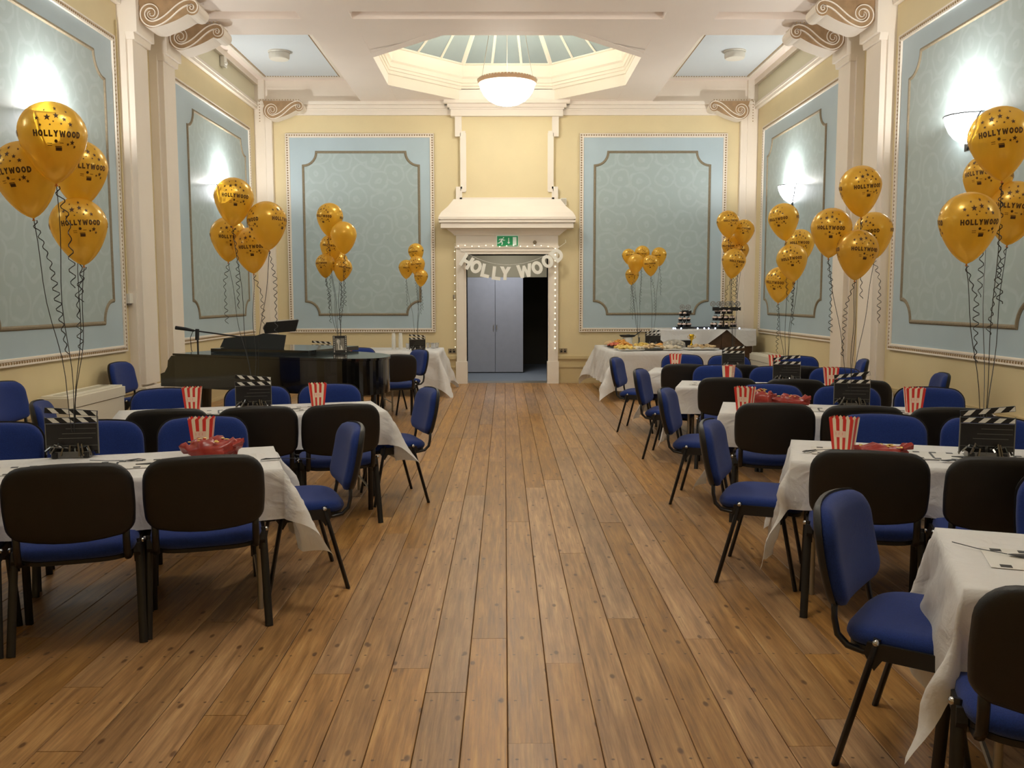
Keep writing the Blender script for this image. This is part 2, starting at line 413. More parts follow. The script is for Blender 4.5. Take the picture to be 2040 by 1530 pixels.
def strip_rect(mb, fn, u0, u1, z0, z1, w_, d, mi=0):
    for (a, b, c, e) in ((u0, u1, z0, z0+w_), (u0, u1, z1-w_, z1), (u0, u0+w_, z0+w_, z1-w_), (u1-w_, u1, z0+w_, z1-w_)):
        mb.prism([(a, c), (b, c), (b, e), (a, e)], fn, 0, d, mi)
def notch_path(u0, u1, z0, z1, r, n=7):
    # rectangle with concave quarter-round corners
    P = []
    for (cu, cz, a0) in ((u0, z0, 90), (u1, z0, 180), (u1, z1, 270), (u0, z1, 0)):
        seq = []
        for i in range(n+1):
            a = R(a0-90*i/n) ; seq.append((cu+r*math.cos(a), cz+r*math.sin(a)))
        P += seq
    return P
def sweep_path(mb, P, fn, w_, d, mi=0):
    # flat moulding of width w_, raised d, following closed 2-D path P with mitred corners
    n = len(P); prof = [(-w_/2, 0), (-w_/2, d*.55), (-w_/6, d), (w_/6, d), (w_/2, d*.55), (w_/2, 0)]
    rings = []
    for i in range(n):
        a = Vector(P[i-1]); b = Vector(P[i]); c = Vector(P[(i+1) % n])
        t1 = (b-a).normalized(); t2 = (c-b).normalized()
        nn = Vector((-t1.y, t1.x))+Vector((-t2.y, t2.x)); nn.normalize()
        k = 1/max(0.5, nn.dot(Vector((-t1.y, t1.x))))
        rings.append([fn(b.x+nn.x*q*k, b.y+nn.y*q*k, dd) for q, dd in prof])
    rings.append(rings[0])
    mb.loft(rings, mi, False, False, closed=False)
def wall_panel(wall, fn, u0, u1, z0, z1, iu0, iu1, iz0, iz1, r):
    m = MB(); m.prism([(u0+.03, z0+.03), (u1-.03, z0+.03), (u1-.03, z1-.03), (u0+.03, z1-.03)], fn, 0, .012); m.build('blue_panel', BLUE, wall)
    m = MB(); P = notch_path(iu0, iu1, iz0, iz1, r); m.prism(P, fn, 0.012, .016); m.build('damask_panel', DAMASK, wall)
    m = MB(); sweep_path(m, P, fn, .045, .032); m.build('inner_moulding', TAUPE, wall, True, auto=40)
    m = MB(); strip_rect(m, fn, u0, u1, z0, z1, .075, .022); strip_rect(m, fn, u0+.05, u1-.05, z0+.05, z1-.05, .02, .032); strip_rect(m, fn, u0, u1, z0, z1, .012, .034)
    m.build('panel_border', CREAM, wall)
    m = MB(); s = .046
    def bead(u, z):
        q = .0125; dd = .023
        v = [fn(u-q, z-q, dd), fn(u+q, z-q, dd), fn(u+q, z+q, dd), fn(u-q, z+q, dd), fn(u, z, dd+.014)]
        m.add(v, [(0, 1, 4), (1, 2, 4), (2, 3, 4), (3, 0, 4)])
    nu = int((u1-u0-.06)/s); nz = int((z1-z0-.06)/s)
    for i in range(nu+1):
        u = u0+.03+(u1-u0-.06)*i/nu; bead(u, z0+.03); bead(u, z1-.03)
    for i in range(1, nz):
        z = z0+.03+(z1-z0-.06)*i/nz; bead(u0+.03, z); bead(u1-.03, z)
    stuff(m.build('bead_row', BEAD, wall))
SIDEP = [(12.56, 16.5, 13.28, 16.18), (7.6, 10.89, 7.91, 10.58), (2.05, 5.35, 2.36, 5.04)]
for wall, fn in ((wl, ML), (wr, MRr)):
    for (a, b, ia, ib) in SIDEP:
        wall_panel(wall, fn, a, b, .98, 4.71, ia, ib, 1.335, 4.40, .26)
wall_panel(wb, MBk, -4.085, -1.315, .98, 4.69, -3.765, -1.60, 1.32, 4.35, .25)
wall_panel(wb, MBk, 1.425, 4.195, .98, 4.69, 1.71, 3.875, 1.32, 4.35, .25)

# skirting, friezes, cornices ---------------------------------------
def skirting(name, fn, segs, label):
    m = MB()
    for (a, b) in segs:
        for (z0, z1, d) in ((0, .30, .035), (.30, .33, .05), (.33, .46, .028), (.46, .50, .055), (.50, .52, .035), (0, .05, .045)):
            m.prism([(a, z0), (b, z0), (b, z1), (a, z1)], fn, 0, d)
    struct(m.build(name, SKIRT), label, 'skirting')
skirting('baseboard_left', ML, [(YF, YB)], 'yellow-beige moulded skirting along the left wall')
skirting('baseboard_right', MRr, [(YF, YB)], 'yellow-beige moulded skirting along the right wall')
skirting('baseboard_back', MBk, [(XL, -.92), (1.03, XR)], 'yellow-beige moulded skirting beside the doorway')
PILS = [(5.95, 6.47), (6.9, 7.42), (11.02, 11.56), (11.98, 12.5)]
BAYS = [(12.72, YB, 14.74), (7.6, 11.0, 9.25), (YF, 5.75, 3.7)]
ti = 1
for side, fn in (('left', ML), ('right', MRr)):
    m = MB()
    for (a, b, c) in BAYS:
        m.prism([(a, 5.2), (b, 5.2), (b, ZA), (a, ZA)], fn, 0, .02, 1)
        m.prism([(a, 5.11), (b, 5.11), (b, 5.2), (a, 5.2)], fn, 0, .07, 0)
        m.prism([(a, 5.16), (b, 5.16), (b, 5.2), (a, 5.2)], fn, 0, .09, 0)
        m.prism([(a, ZA-.10), (b, ZA-.10), (b, ZA), (a, ZA)], fn, 0, .09, 0)
    struct(m.build('trim_%d' % ti, [CREAM, FRIEZE]), 'cream picture rail and frieze high on the %s wall' % side, 'trim'); ti += 1
    for (a, b) in PILS:
        m = MB()
        m.prism([(a, 0), (b, 0), (b, ZC), (a, ZC)], fn, 0, .10)
        m.prism([(a+.05, .55), (b-.05, .55), (b-.05, 4.72), (a+.05, 4.72)], fn, .10, .165)
        m.prism([(a-.02, 0), (b+.02, 0), (b+.02, .52), (a-.02, .52)], fn, 0, .185)
        # capital block that carries the bracket
        m.prism([(a, 4.80), (b, 4.80), (b, ZC), (a, ZC)], fn, .10, .24)
        m.prism([(a+.03, 4.72), (b-.03, 4.72), (b, 4.80), (a, 4.80)], fn, .10, .20)
        struct(m.build('trim_%d' % ti, CREAM), 'cream pilaster on the %s wall, %s' % (side, {5.95: 'behind the picture edge, nearest', 6.9: 'behind the picture edge', 11.02: 'first in view', 11.98: 'second in view, beside the far panel'}[a]), 'pilaster'); ti += 1
# corner pilasters on the end wall
for sx, nm in ((-1, 'left'), (1, 'right')):
    x0, x1 = ((XL, XL+.2) if sx < 0 else (XR-.2, XR))
    m = MB().box(x0, x1, YB-.12, YB, 0, ZA).box(x0-.0, x1+.0, YB-.14, YB, 0, .52)
    xa, xb = (x0, x1+.12) if sx < 0 else (x0-.12, x1)
    m.box(xa, xb, YB-.10, YB, 0, ZC)
    struct(m.build('trim_%d' % ti, CREAM), 'cream corner pilaster at the %s end of the end wall' % nm, 'pilaster'); ti += 1
# end wall cornice, with the break over the door
m = MB()
for (a, b, ex) in ((XL, XR, 0.0), (-.985, 1.095, .13)):
    for (z0, z1, d) in ((5.02, 5.10, .05), (5.10, 5.13, .07), (5.13, 5.19, .11), (5.19, 5.25, .17)):
        e = d if ex else 0
        m.box(a-e+(.05 if ex else 0), b+e-(.05 if ex else 0), YB-d-ex, YB, z0-(.04 if ex and z0 < 5.05 else 0), z1)
m.box(XL, XR, YB-.03, YB, ZC, ZA)
struct(m.build('trim_%d' % ti, CREAM), 'stepped cream cornice along the top of the end wall', 'cornice'); ti += 1

# chimney-breast style overdoor panel
m = MB()
m.box(-.83, .94, YB-.09, YB, 3.45, 5.0, 1)
for s_ in (-1, 1):
    def q(x0, x1, z0, z1, d):
        a, b = sorted((XC+s_*x0, XC+s_*x1)); m.box(a, b, YB-d, YB, z0, z1, 0)
    q(.76, .87, 3.62, 4.68, .12); q(.84, .965, 4.62, 4.99, .12); q(.77, .86, 4.62, 4.72, .121)
    q(.84, .955, 3.42, 3.70, .12); q(.77, .86, 3.60, 3.66, .121)
m.box(-.83, .94, YB-.12, YB, 3.42, 3.50, 0)
struct(m.build('trim_%d' % ti, [CREAM, YELLOW]), 'cream eared frame round a yellow panel above the doorway', 'overdoor'); ti += 1
# door surround
m = MB()
rings = []
for (hw, z, d) in ((1.0, 3.47, .12), (1.02, 3.44, .14), (1.10, 3.33, .22), (1.22, 3.21, .33), (1.26, 3.14, .37), (1.26, 3.12, .38)):
    rings.append([(XC-hw, YB, z), (XC+hw, YB, z), (XC+hw, YB-d, z), (XC-hw, YB-d, z)])
m.loft(rings)
def fb(hw, z0, z1, d): m.box(XC-hw, XC+hw, YB-d, YB, z0, z1)
fb(1.27, 3.075, 3.12, .40); fb(1.235, 3.055, 3.075, .37); fb(1.265, 3.02, 3.055, .39); fb(1.22, 3.0, 3.02, .35); fb(1.23, 2.92, 3.0, .36)
rings = []
for (hw, z, d) in ((1.14, 2.92, .26), (1.08, 2.88, .20), (1.02, 2.83, .14), (.99, 2.80, .12)):
    rings.append([(XC-hw, YB, z), (XC+hw, YB, z), (XC+hw, YB-d, z), (XC-hw, YB-d, z)])
m.loft(rings)
fb(.962, 2.618, 2.82, .097); fb(.98, 2.56, 2.60, .13)
m.box(DX0-.10, DX1+.10, YB-.12, YB, DZ+.05, DZ+.10)
m.box(DX0-.115, DX1+.115, YB-.106, YB, DZ+.001, DZ+.165)
for (a, b) in ((-.91, DX0), (DX1, 1.02)):
    m.box(a, b, YB-.102, YB+.02, 0, DZ+.18); m.box(a+.04, b-.04, YB-.12, YB, .42, DZ)
    m.box(a-.015, b+.015, YB-.14, YB, 0, .42)
m.box(DX0-.02, DX0, YB-.05, YB+.45, 0, DZ); m.box(DX1, DX1+.02, YB-.05, YB+.45, 0, DZ); m.box(DX0, DX1, YB-.03, YB+.45, DZ-.0, DZ+.02)
struct(m.build('door_1', CREAM), 'cream door surround with a flared cornice round the open doorway', 'door frame')
# corridor beyond the doorway
m = MB()
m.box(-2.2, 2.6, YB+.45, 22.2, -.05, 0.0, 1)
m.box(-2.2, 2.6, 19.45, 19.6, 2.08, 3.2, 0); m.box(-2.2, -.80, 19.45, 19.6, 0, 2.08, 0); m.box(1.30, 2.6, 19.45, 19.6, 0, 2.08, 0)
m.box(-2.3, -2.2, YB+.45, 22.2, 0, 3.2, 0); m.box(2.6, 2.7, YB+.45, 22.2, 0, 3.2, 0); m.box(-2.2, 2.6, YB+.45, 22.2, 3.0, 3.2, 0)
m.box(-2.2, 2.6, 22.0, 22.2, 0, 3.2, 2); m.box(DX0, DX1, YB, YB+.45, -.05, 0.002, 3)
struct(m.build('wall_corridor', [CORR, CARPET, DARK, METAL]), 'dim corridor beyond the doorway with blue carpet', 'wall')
dd = thing('door_2', 'pair of flat pale grey doors across the corridor beyond the doorway', 'door', (0, 0, 0)); struct(dd)
for (a, b) in ((-.80, -.205), (-.197, .405)):
    lf = MB().box(a, b, 19.36, 19.40, .02, 2.075).build('door_leaf', DOORG, dd)
    MB().tube([(b-.03 if a < -.5 else a+.03, 19.34, .95), (b-.03 if a < -.5 else a+.03, 19.34, 1.05)], .008, 6).build('handle', METAL, lf)
lg = bpy.data.lights.new('corridor_fill', 'AREA'); lg.energy = 26; lg.size = .5; lg.color = (.94, .96, 1.0)  # fill light added out of view to brighten the corridor and its doors
lo = bpy.data.objects.new('corridor_fill', lg); COL.objects.link(lo); lo.location = (.05, 18.3, 2.95)
tag(lo, 'added unseen fill light for the corridor beyond the doorway', 'lamp')

# ceiling ----------------------------------------------------------
ceil = MB()
HX = 2.7
AP = 2.05
def octv(ap, z, cy_, off=0.0):
    r = ap/math.cos(PI/8)
    return [(XC+r*math.cos(PI/8+k*PI/4), cy_+r*math.sin(PI/8+k*PI/4), z) for k in range(8)]
def slab_with_hole(mb, x0, x1, y0, y1, z, cyc, ap):
    o = octv(ap, z, cyc)
    # order from angle 22.5 deg counter-clockwise
    c = [(x1, y1, z), (x0, y1, z), (x0, y0, z), (x1, y0, z)]
    v = o+c+[(x1, o[0][1], z), (o[1][0], y1, z), (o[2][0], y1, z), (x0, o[3][1], z), (x0, o[4][1], z), (o[5][0], y0, z), (o[6][0], y0, z), (x1, o[7][1], z)]
    f = [(0, 12, 8, 13, 1), (1, 13, 14, 2), (2, 14, 9, 15, 3), (3, 15, 16, 4), (4, 16, 10, 17, 5), (5, 17, 18, 6), (6, 18, 11, 19, 7), (7, 19, 12, 0)]
    mb.add(v, f)
domes = []
for (a, b, cyc) in BAYS:
    y1 = b if b < YB else YB
    slab_with_hole(ceil, XC-HX, XC+HX, a, y1, ZC+.004, cyc, AP)
    # longitudinal ribs
    for s_ in (-1, 1):
        xa, xb = sorted((XC+s_*2.03, XC+s_*HX)); ceil.box(xa, xb, a, y1, ZC, ZA+.1)
        xa, xb = sorted((XC+s_*HX, XC+s_*4.7)); ceil.box(xa, xb, a, y1, ZA, ZA+.1)
    for (ya, yb) in ((a, cyc-2.0), (cyc+2.02, y1)): 
        if yb-ya < 3: ceil.box(XC-2.03, XC+2.03, ya, yb if yb < YB else YB, ZC, ZC+.2)
        else: ceil.box(XC-2.03, XC+2.03, yb-.6 if ya == a and a == YF else ya, yb, ZC, ZC+.2)
    # octagonal ring round the opening
    o1 = octv(AP, ZC-.001, cyc); o2 = octv(AP+.16, ZC-.001, cyc); o3 = octv(AP+.17, ZC+.04, cyc)
    ceil.loft([o1, o2, o3], 0, False, False)
# transverse beams above the pilaster pairs
for (ya, yb, zz) in ((11.0, 11.72, ZC), (11.72, 12.02, ZC+.11), (12.02, 12.72, ZC), (5.75, 6.5, ZC), (6.5, 6.85, ZC+.11), (6.85, 7.6, ZC)):
    ceil.box(XL, XR, ya, yb, zz, ZA+.1)
    if zz > ZC:
        for s_ in (-1, 1):
            xa, xb = sorted((XC+s_*2.03, XC+s_*HX)); ceil.box(xa, xb, ya, yb, ZC, zz)
ceil = struct(ceil.build('ceiling', CEIL), 'cream plaster ceiling of beams and recessed bays', 'ceiling')
# blue coffer panels
for (a, b, cyc) in BAYS:
    for s_ in (-1, 1):
        x0, x1 = sorted((XC+s_*3.02, XC+s_*4.40)); y0, y1 = cyc-1.88, cyc+1.88
        MB().box(x0, x1, y0, y1, ZA-.012, ZA).build('coffer_panel', COFFER, ceil)
        m = MB(); fnc = lambda u, z, d: (u, z, ZA-d); strip_rect(m, fnc, x0-.06, x1+.06, y0-.06, y1+.06, .06, .03)
        m.build('coffer_moulding', CREAM, ceil)
        m = MB()
        def bd(u, v_):
            q = .014; m.add([(u-q, v_-q, ZA-.013), (u+q, v_-q, ZA-.013), (u+q, v_+q, ZA-.013), (u-q, v_+q, ZA-.013), (u, v_, ZA-.028)], [(1, 0, 4), (2, 1, 4), (3, 2, 4), (0, 3, 4)])
        for i in range(30): bd(x0+.02+(x1-x0-.04)*i/29, y0+.02); bd(x0+.02+(x1-x0-.04)*i/29, y1-.02)
        for i in range(1, 80): bd(x0+.02, y0+.02+(y1-y0-.04)*i/80); bd(x1-.02, y0+.02+(y1-y0-.04)*i/80)
        stuff(m.build('bead_row', BEAD, ceil))
# lanterns (octagonal glazed domes)
def lantern(cyc, label):
    t = thing('skylight_dome', label, 'skylight', (0, 0, 0)); 
    prof = [(AP, ZC), (AP, 5.43), (AP-.03, 5.44), (AP-.03, 5.49), (AP-.05, 5.50), (AP-.05, 5.54), (AP-.07, 5.55), (AP-.07, 5.62), (AP-.10, 5.65), (AP-.10, 5.85), (AP-.14, 5.86), (AP-.14, 5.88), (AP+.1, 5.88)]
    m = MB(); m.loft([octv(r, z, cyc) for r, z in prof], 0, False, False)
    rings = [octv(AP+.12, ZC+.03, cyc), octv(AP+.12, 6.0, cyc)]; m.loft(rings, 0, False, False)
    m.build('lantern_wall', WHITE, t)
    base = octv(AP-.13, 5.88, cyc); apex = Vector((XC, cyc, 7.42))
    pts = []
    for k in range(8):
        a = Vector(base[k]); b = Vector(base[(k+1) % 8])
        for j in range(3): pts.append((a.lerp(b, j/3), j == 0))
    top = [p.lerp(apex, .93) for p, _ in pts]
    proto = None
    for i in range(24):
        p, q = pts[i][0], pts[(i+1) % 24][0]; tp, tq = top[i], top[(i+1) % 24]
        nrm = (q-p).cross(tp-p).normalized()*.01
        v = [p, q, tq, tp]; v += [w_+nrm for w_ in v]
        MB().add(v, [(0, 1, 2, 3), (7, 6, 5, 4), (0, 4, 5, 1), (1, 5, 6, 2), (2, 6, 7, 3), (3, 7, 4, 0)]).build('glass_pane', PANE, t)
    for i in range(24):
        p, big = pts[i]; wd = .045 if big else .024
        MB().tube([p+Vector((0, 0, -.01)), top[i]+Vector((0, 0, -.01))], wd, 4, ry=wd).build('glazing_rib', RIB, t)
    MB().lathe([(.2, -.10), (.2, .05), (.001, .08)], (XC, cyc, 7.36), 16, 0, True).build('dome_boss', RIB, t)
    return t
lantern(14.74, 'octagonal glazed dome in the ceiling with white ribs round the visible bowl lamp')
lantern(9.25, 'octagonal glazed dome above the nearer tables, beyond the top of the picture')
lantern(3.7, 'octagonal glazed dome nearest the camera, beyond the top of the picture')
def bowl_lamp(cyc, label):
    z0 = 5.08
    t = thing('bowl_lamp', label, 'lamp', (XC, cyc, z0))
    prof = [(.001, -.36), (.10, -.352), (.20, -.325), (.30, -.27), (.38, -.19), (.43, -.10), (.45, 0.0)]
    MB().lathe(prof, (0, 0, 0), 40).build('glass_bowl', LAMPG, t, True)
    m = MB().lathe([(.455, -.02), (.47, -.02), (.475, .0), (.475, .05), (.465, .06), (.45, .06), (.45, -.02)], (0, 0, 0), 40)
    rim = m.build('rim', LAMPRIM, t, True, auto=40)
    m = MB()
    for k in range(56):
        a = 2*PI*k/56; m.ball((.478*math.cos(a), .478*math.sin(a), .045), .012, 6, 4)
    stuff(m.build('rim_bead', WHITE, rim))
    for k in range(3):
        a = R(90+120*k); m = MB()
        m.tube([(.46*math.cos(a), .46*math.sin(a), .05), (.05*math.cos(a), .05*math.sin(a), 2.2)], .006, 5)
        m.build('chain', METAL, t)
    MB().lathe([(.001, 2.18), (.07, 2.19), (.08, 2.3), (.001, 2.31)], (0, 0, 0), 16).build('ceiling_rose', LAMPRIM, t)
bowl_lamp(14.74, 'glowing white glass bowl lamp hanging under the glazed dome')
bowl_lamp(9.25, 'glass bowl lamp hanging above the nearer tables, beyond the top of the picture')
bowl_lamp(3.7, 'glass bowl lamp nearest the camera, beyond the top of the picture')

# scroll brackets --------------------------------------------------
def bracket(parent, fn, d0, a, b):
    """console bracket: profile in (p outwards, q up) ; fn(p,q,t) with t across the beam"""
    # big volute centre, small volute centre
    C1 = (.172, -.168); r1 = .165; C2 = (.655, -.098); r2 = .088
    low = []
    for i in range(0, 19): an = R(150+(i/18)*135); low.append((C1[0]+r1*math.cos(an), C1[1]+r1*math.sin(an)))
    p0 = Vector(low[-1]); p3 = Vector((C2[0]-.055, C2[1]-.070))
    h0 = p0+Vector((.15, .045)); h1 = p3+Vector((-.13, -.085))
    for i in range(1, 12):
        t_ = i/12; u_ = 1-t_
        p = p0*u_**3+h0*3*u_*u_*t_+h1*3*u_*t_*t_+p3*t_**3; low.append(tuple(p))
    for i in range(0, 13): an = R(235+i/12*205); low.append((C2[0]+r2*math.cos(an), C2[1]+r2*math.sin(an)))
    poly = [(0, 0)]+low+[(.70, 0)]
    m = MB(); f3 = lambda p, q, t_: fn(p+d0, q, t_)
    m.prism(poly, f3, a+.03, b-.03, 0, 1)
    br = m.build('scroll_bracket', [BROWN, CREAM], parent)
    # raised bands on both cheeks
    path = []; N_ = 46; turns = 520
    for i in range(N_+1):
        f_ = i/N_; rr = (r1-.040)*(.14+.86*f_); an = R(285)-(1-f_)*R(turns)
        path.append((C1[0]+rr*math.cos(an), C1[1]+rr*math.sin(an)))
    q0 = Vector(path[-1]); an2 = R(105); r2b = r2-.024
    q3 = Vector((C2[0]+r2b*math.cos(an2), C2[1]+r2b*math.sin(an2)))
    g0 = q0+Vector((.20, .05)); g1 = q3+Vector((-.17, -.02))
    for i in range(1, 14):
        t_ = i/14; u_ = 1-t_
        p = q0*u_**3+g0*3*u_*u_*t_+g1*3*u_*t_*t_+q3*t_**3; path.append(tuple(p))
    for i in range(0, 31):
        f_ = i/30; an = R(105-480*f_); rr = r2b*(1-.82*f_); path.append((C2[0]+rr*math.cos(an), C2[1]+rr*math.sin(an)))
    for sgn, tt in ((-1, a+.03), (1, b-.03)):
        for off, wd, hh, mm in ((0.0, .050, .008, 0), (.031, .014, .020, 1), (-.031, .014, .020, 1)):
            m = MB(); ring = []
            for i, p in enumerate(path):
                pa = Vector(path[max(i-1, 0)]); pb = Vector(path[min(i+1, len(path)-1)]); t_ = (pb-pa).normalized(); n_ = Vector((-t_.y, t_.x))
                # scale the band with the tightness of the spirals
                k = 1.0
                if i < 46: k = .35+.65*(i/46)
                if i > 60: k = max(.3, .85-.6*(i-60)/30)
                c = Vector(p)+n_*off*k
                ring.append([f3(*(c-n_*wd/2*k), tt), f3(*(c-n_*wd/2*k), tt+sgn*hh), f3(*(c+n_*wd/2*k), tt+sgn*hh), f3(*(c+n_*wd/2*k), tt)])
            m.loft(ring)
            m.build('scroll_band', [BROWN, CREAM][mm], br)
    # beaded border on the block
    m = MB()
    for tt in (a-.005, b+.005):
        for i in range(8):
            m.ball(fn(d0-.05, -.02-.05*i, tt), .011, 6, 4)
        for i in range(15):
            m.ball(fn(d0-.03+.05*i, .012, tt), .011, 6, 4)
    stuff(m.build('bead_row', BEAD, br))
for side, sg, X0 in (('left', 1, XL), ('right', -1, XR)):
    for (a, b) in PILS:
        fnb = (lambda p, q, t_, sg=sg, X0=X0: (X0+sg*p, t_, ZC-.05+q))
        bracket(ceil, fnb, .22, a+.06, b-.06)
    fnb = (lambda p, q, t_, sg=sg, X0=X0: (X0+sg*p, t_, ZC-.03+q))
    bracket(ceil, fnb, .22, YB-.35, YB-.03)

# ================================================================== LIGHTS AND FITTINGS ON THE WALLS
def sconce(x, y, sg, label):
    z = 3.44
    t = thing('wall_sconce', label, 'wall lamp', (x, y, z), 0, 'bowl sconces on the side walls')
    m = MB(); n = 20; rings = []
    for r, zz in ((.012, -.27), (.07, -.255), (.13, -.215), (.18, -.15), (.215, -.07), (.23, 0)):
        rings.append([(sg*(.02+r*math.sin(PI*k/n)), r*math.cos(PI*k/n), zz) for k in range(n+1)])
    m.loft(rings, 0, False, False, closed=False); m.build('glass_bowl', SCONG, t, True)
    m = MB(); m.tube([(sg*(.02+.232*math.sin(PI*k/n)), .232*math.cos(PI*k/n), .004) for k in range(n+1)], .007, 6); m.build('rim', BLACKM, t)
    m = MB(); m.tube([(sg*.02, -.24, .01), (sg*.06, -.25, -.05), (sg*.06, -.22, -.16), (sg*.05, -.12, -.26), (sg*.02, 0, -.33)], .008, 6)
    m.box(*(sorted((0, sg*.02))), -.06, .06, -.34, -.05); m.build('wall_arm', BLACKM, t)
    l = bpy.data.lights.new('sconce_bulb', 'POINT'); l.energy = SCONCE_W; l.color = (1.0, .97, .93); l.shadow_soft_size = .035
    lo = bpy.data.objects.new('sconce_bulb', l); COL.objects.link(lo); lo.location = (sg*.11, 0, .01); lo.parent = t
for y, where in ((14.74, 'far'), (9.2, 'near'), (3.7, 'behind the picture edge')):
    sconce(XL, y, 1, {'far': 'white bowl sconce on the far left wall panel behind gold balloons', 'near': 'white bowl sconce on the near left wall panel behind the top balloon'}.get(where, 'white bowl sconce on the left wall beside the camera'))
    sconce(XR, y, -1, {'far': 'white bowl sconce on the far right wall panel above a gold balloon', 'near': 'large white bowl sconce on the near right wall panel'}.get(where, 'white bowl sconce on the right wall beside the camera'))
def drum(x, y, label):
    t = thing('bulkhead_light', label, 'ceiling light', (x, y, ZA-.012))
    MB().lathe([(.18, 0), (.18, -.02), (.17, -.03)], (0, 0, 0), 28, 0, True).build('base', PLASTIC, t)
    MB().lathe([(.165, -.03), (.165, -.10), (.15, -.125), (.001, -.13)], (0, 0, 0), 28).build('diffuser', PLASTIC, t, True, auto=40)
drum(-3.67, 15.0, 'round white bulkhead light in the left blue ceiling coffer')
drum(3.78, 14.95, 'round white bulkhead light in the right blue ceiling coffer')
t = thing('motion_sensor', 'small white box sensor high on the left wall under the ceiling', 'sensor', (XL+.03, 14.95, 5.46), 0)
MB().box(0, .07, -.07, .07, -.08, .08).build('housing', PLASTIC, t); MB().ball((.07, 0, -.02), .035, 10, 6).build('lens', PLASTIC, t, True)
t = thing('thermostat', 'small white box with a cable on the left wall beside the first pilaster', 'control box', (XL+.004, 10.97, 1.62))
MB().box(0, .06, -.05, .05, -.06, .06).build('housing', PLASTIC, t); MB().box(.0, .04, -.04, .04, -.085, -.06).build('cable_gland', mat('gland_grey', (130, 120, 105), .5), t)
MB().tube([(.012, 0, .06), (.012, 0, 3.3)], .01, 6).build('cable', YELLOW, t)
t = thing('wall_speaker', 'small white box on the end wall right of the overdoor panel', 'speaker', (1.115, YB, 3.42))
MB().box(-.055, .055, -.10, 0, -.06, .07).build('housing', PLASTIC, t); MB().box(-.045, .045, -.104, -.10, -.045, .055).build('grille', mat('grille', (190, 182, 165), .6), t)
for x, lb in ((-1.0, 'steel double socket on the end wall left of the doorway'), (1.125, 'steel double socket on the end wall right of the doorway')):
    t = thing('power_socket', lb, 'socket', (x, YB, .62))
    MB().box(-.075, .075, -.014, 0, -.045, .045).build('face_plate', SOCKET, t)
    for s_ in (-1, 1):
        MB().box(s_*.035-.02, s_*.035+.02, -.017, -.014, -.03, .005).build('socket_outlet', INK, t)
        MB().box(s_*.03-.009, s_*.03+.009, -.02, -.014, .015, .033).build('switch', INK, t)
t = thing('wall_hook', 'small metal hook on the wall left of the door frame', 'hook', (-.955, YB, 1.64))
MB().tube([(0, 0, .03), (0, -.04, .03), (0, -.05, -.01), (0, -.03, -.03), (0, -.02, -.01)], .009, 6).build('hook_arm', METAL, t); MB().box(-.02, .02, -.012, 0, -.03, .05).build('back_plate', METAL, t)
t = thing('alarm_knob', 'small round dark knob above the doorway right of the exit sign', 'knob', (.576, YB-.10, 2.67))
MB().lathe([(.035, 0), (.035, .02), (.022, .035), (.001, .04)], (0, 0, 0), 14).build('knob_body', TAUPE, t).rotation_euler.x = R(90)
# exit sign
t = thing('exit_sign', 'green emergency exit sign with running figure above the doorway', 'sign', (.062, YB-.14, 2.69))
MB().box(-.205, .205, 0, .04, -.105, .105).build('sign_frame', SIGNW, t)
pl = MB().box(-.195, .195, -.004, 0, -.095, .095).build('sign_face', GREEN, t)
m = MB(); F2 = lambda a, b, d: (a, -.004-d, b)
def pg(pts): m.prism(pts, F2, 0, .002)
pg([(-.075+.012*math.cos(2*PI*k/10)+.0, .062+.012*math.sin(2*PI*k/10)) for k in range(10)])
pg([(-.12, .045), (-.085, .05), (-.10, -.005), (-.135, .0)])
pg([(-.135, .0), (-.10, -.005), (-.085, -.035), (-.10, -.075), (-.115, -.07), (-.105, -.035)])
pg([(-.135, .0), (-.12, -.02), (-.15, -.04), (-.185, -.045), (-.185, -.032), (-.155, -.025)])
pg([(-.12, .045), (-.155, .04), (-.165, .015), (-.155, .012), (-.145, .03), (-.125, .03)])
pg([(-.09, .048), (-.07, .02), (-.045, .025), (-.045, .015), (-.075, .008), (-.10, .03)])
m.build('running_figure', SIGNW, pl)
m = MB(); pg([(.015, .06), (.03, .06), (.03, -.02), (.05, -.02), (.0225, -.055), (-.005, -.02), (.015, -.02)]); m.build('arrow', SIGNW, pl)
m = MB(); pg([(.10, .075), (.17, .075), (.17, -.075), (.10, -.075)]); m.build('door_symbol', SIGNW, pl)

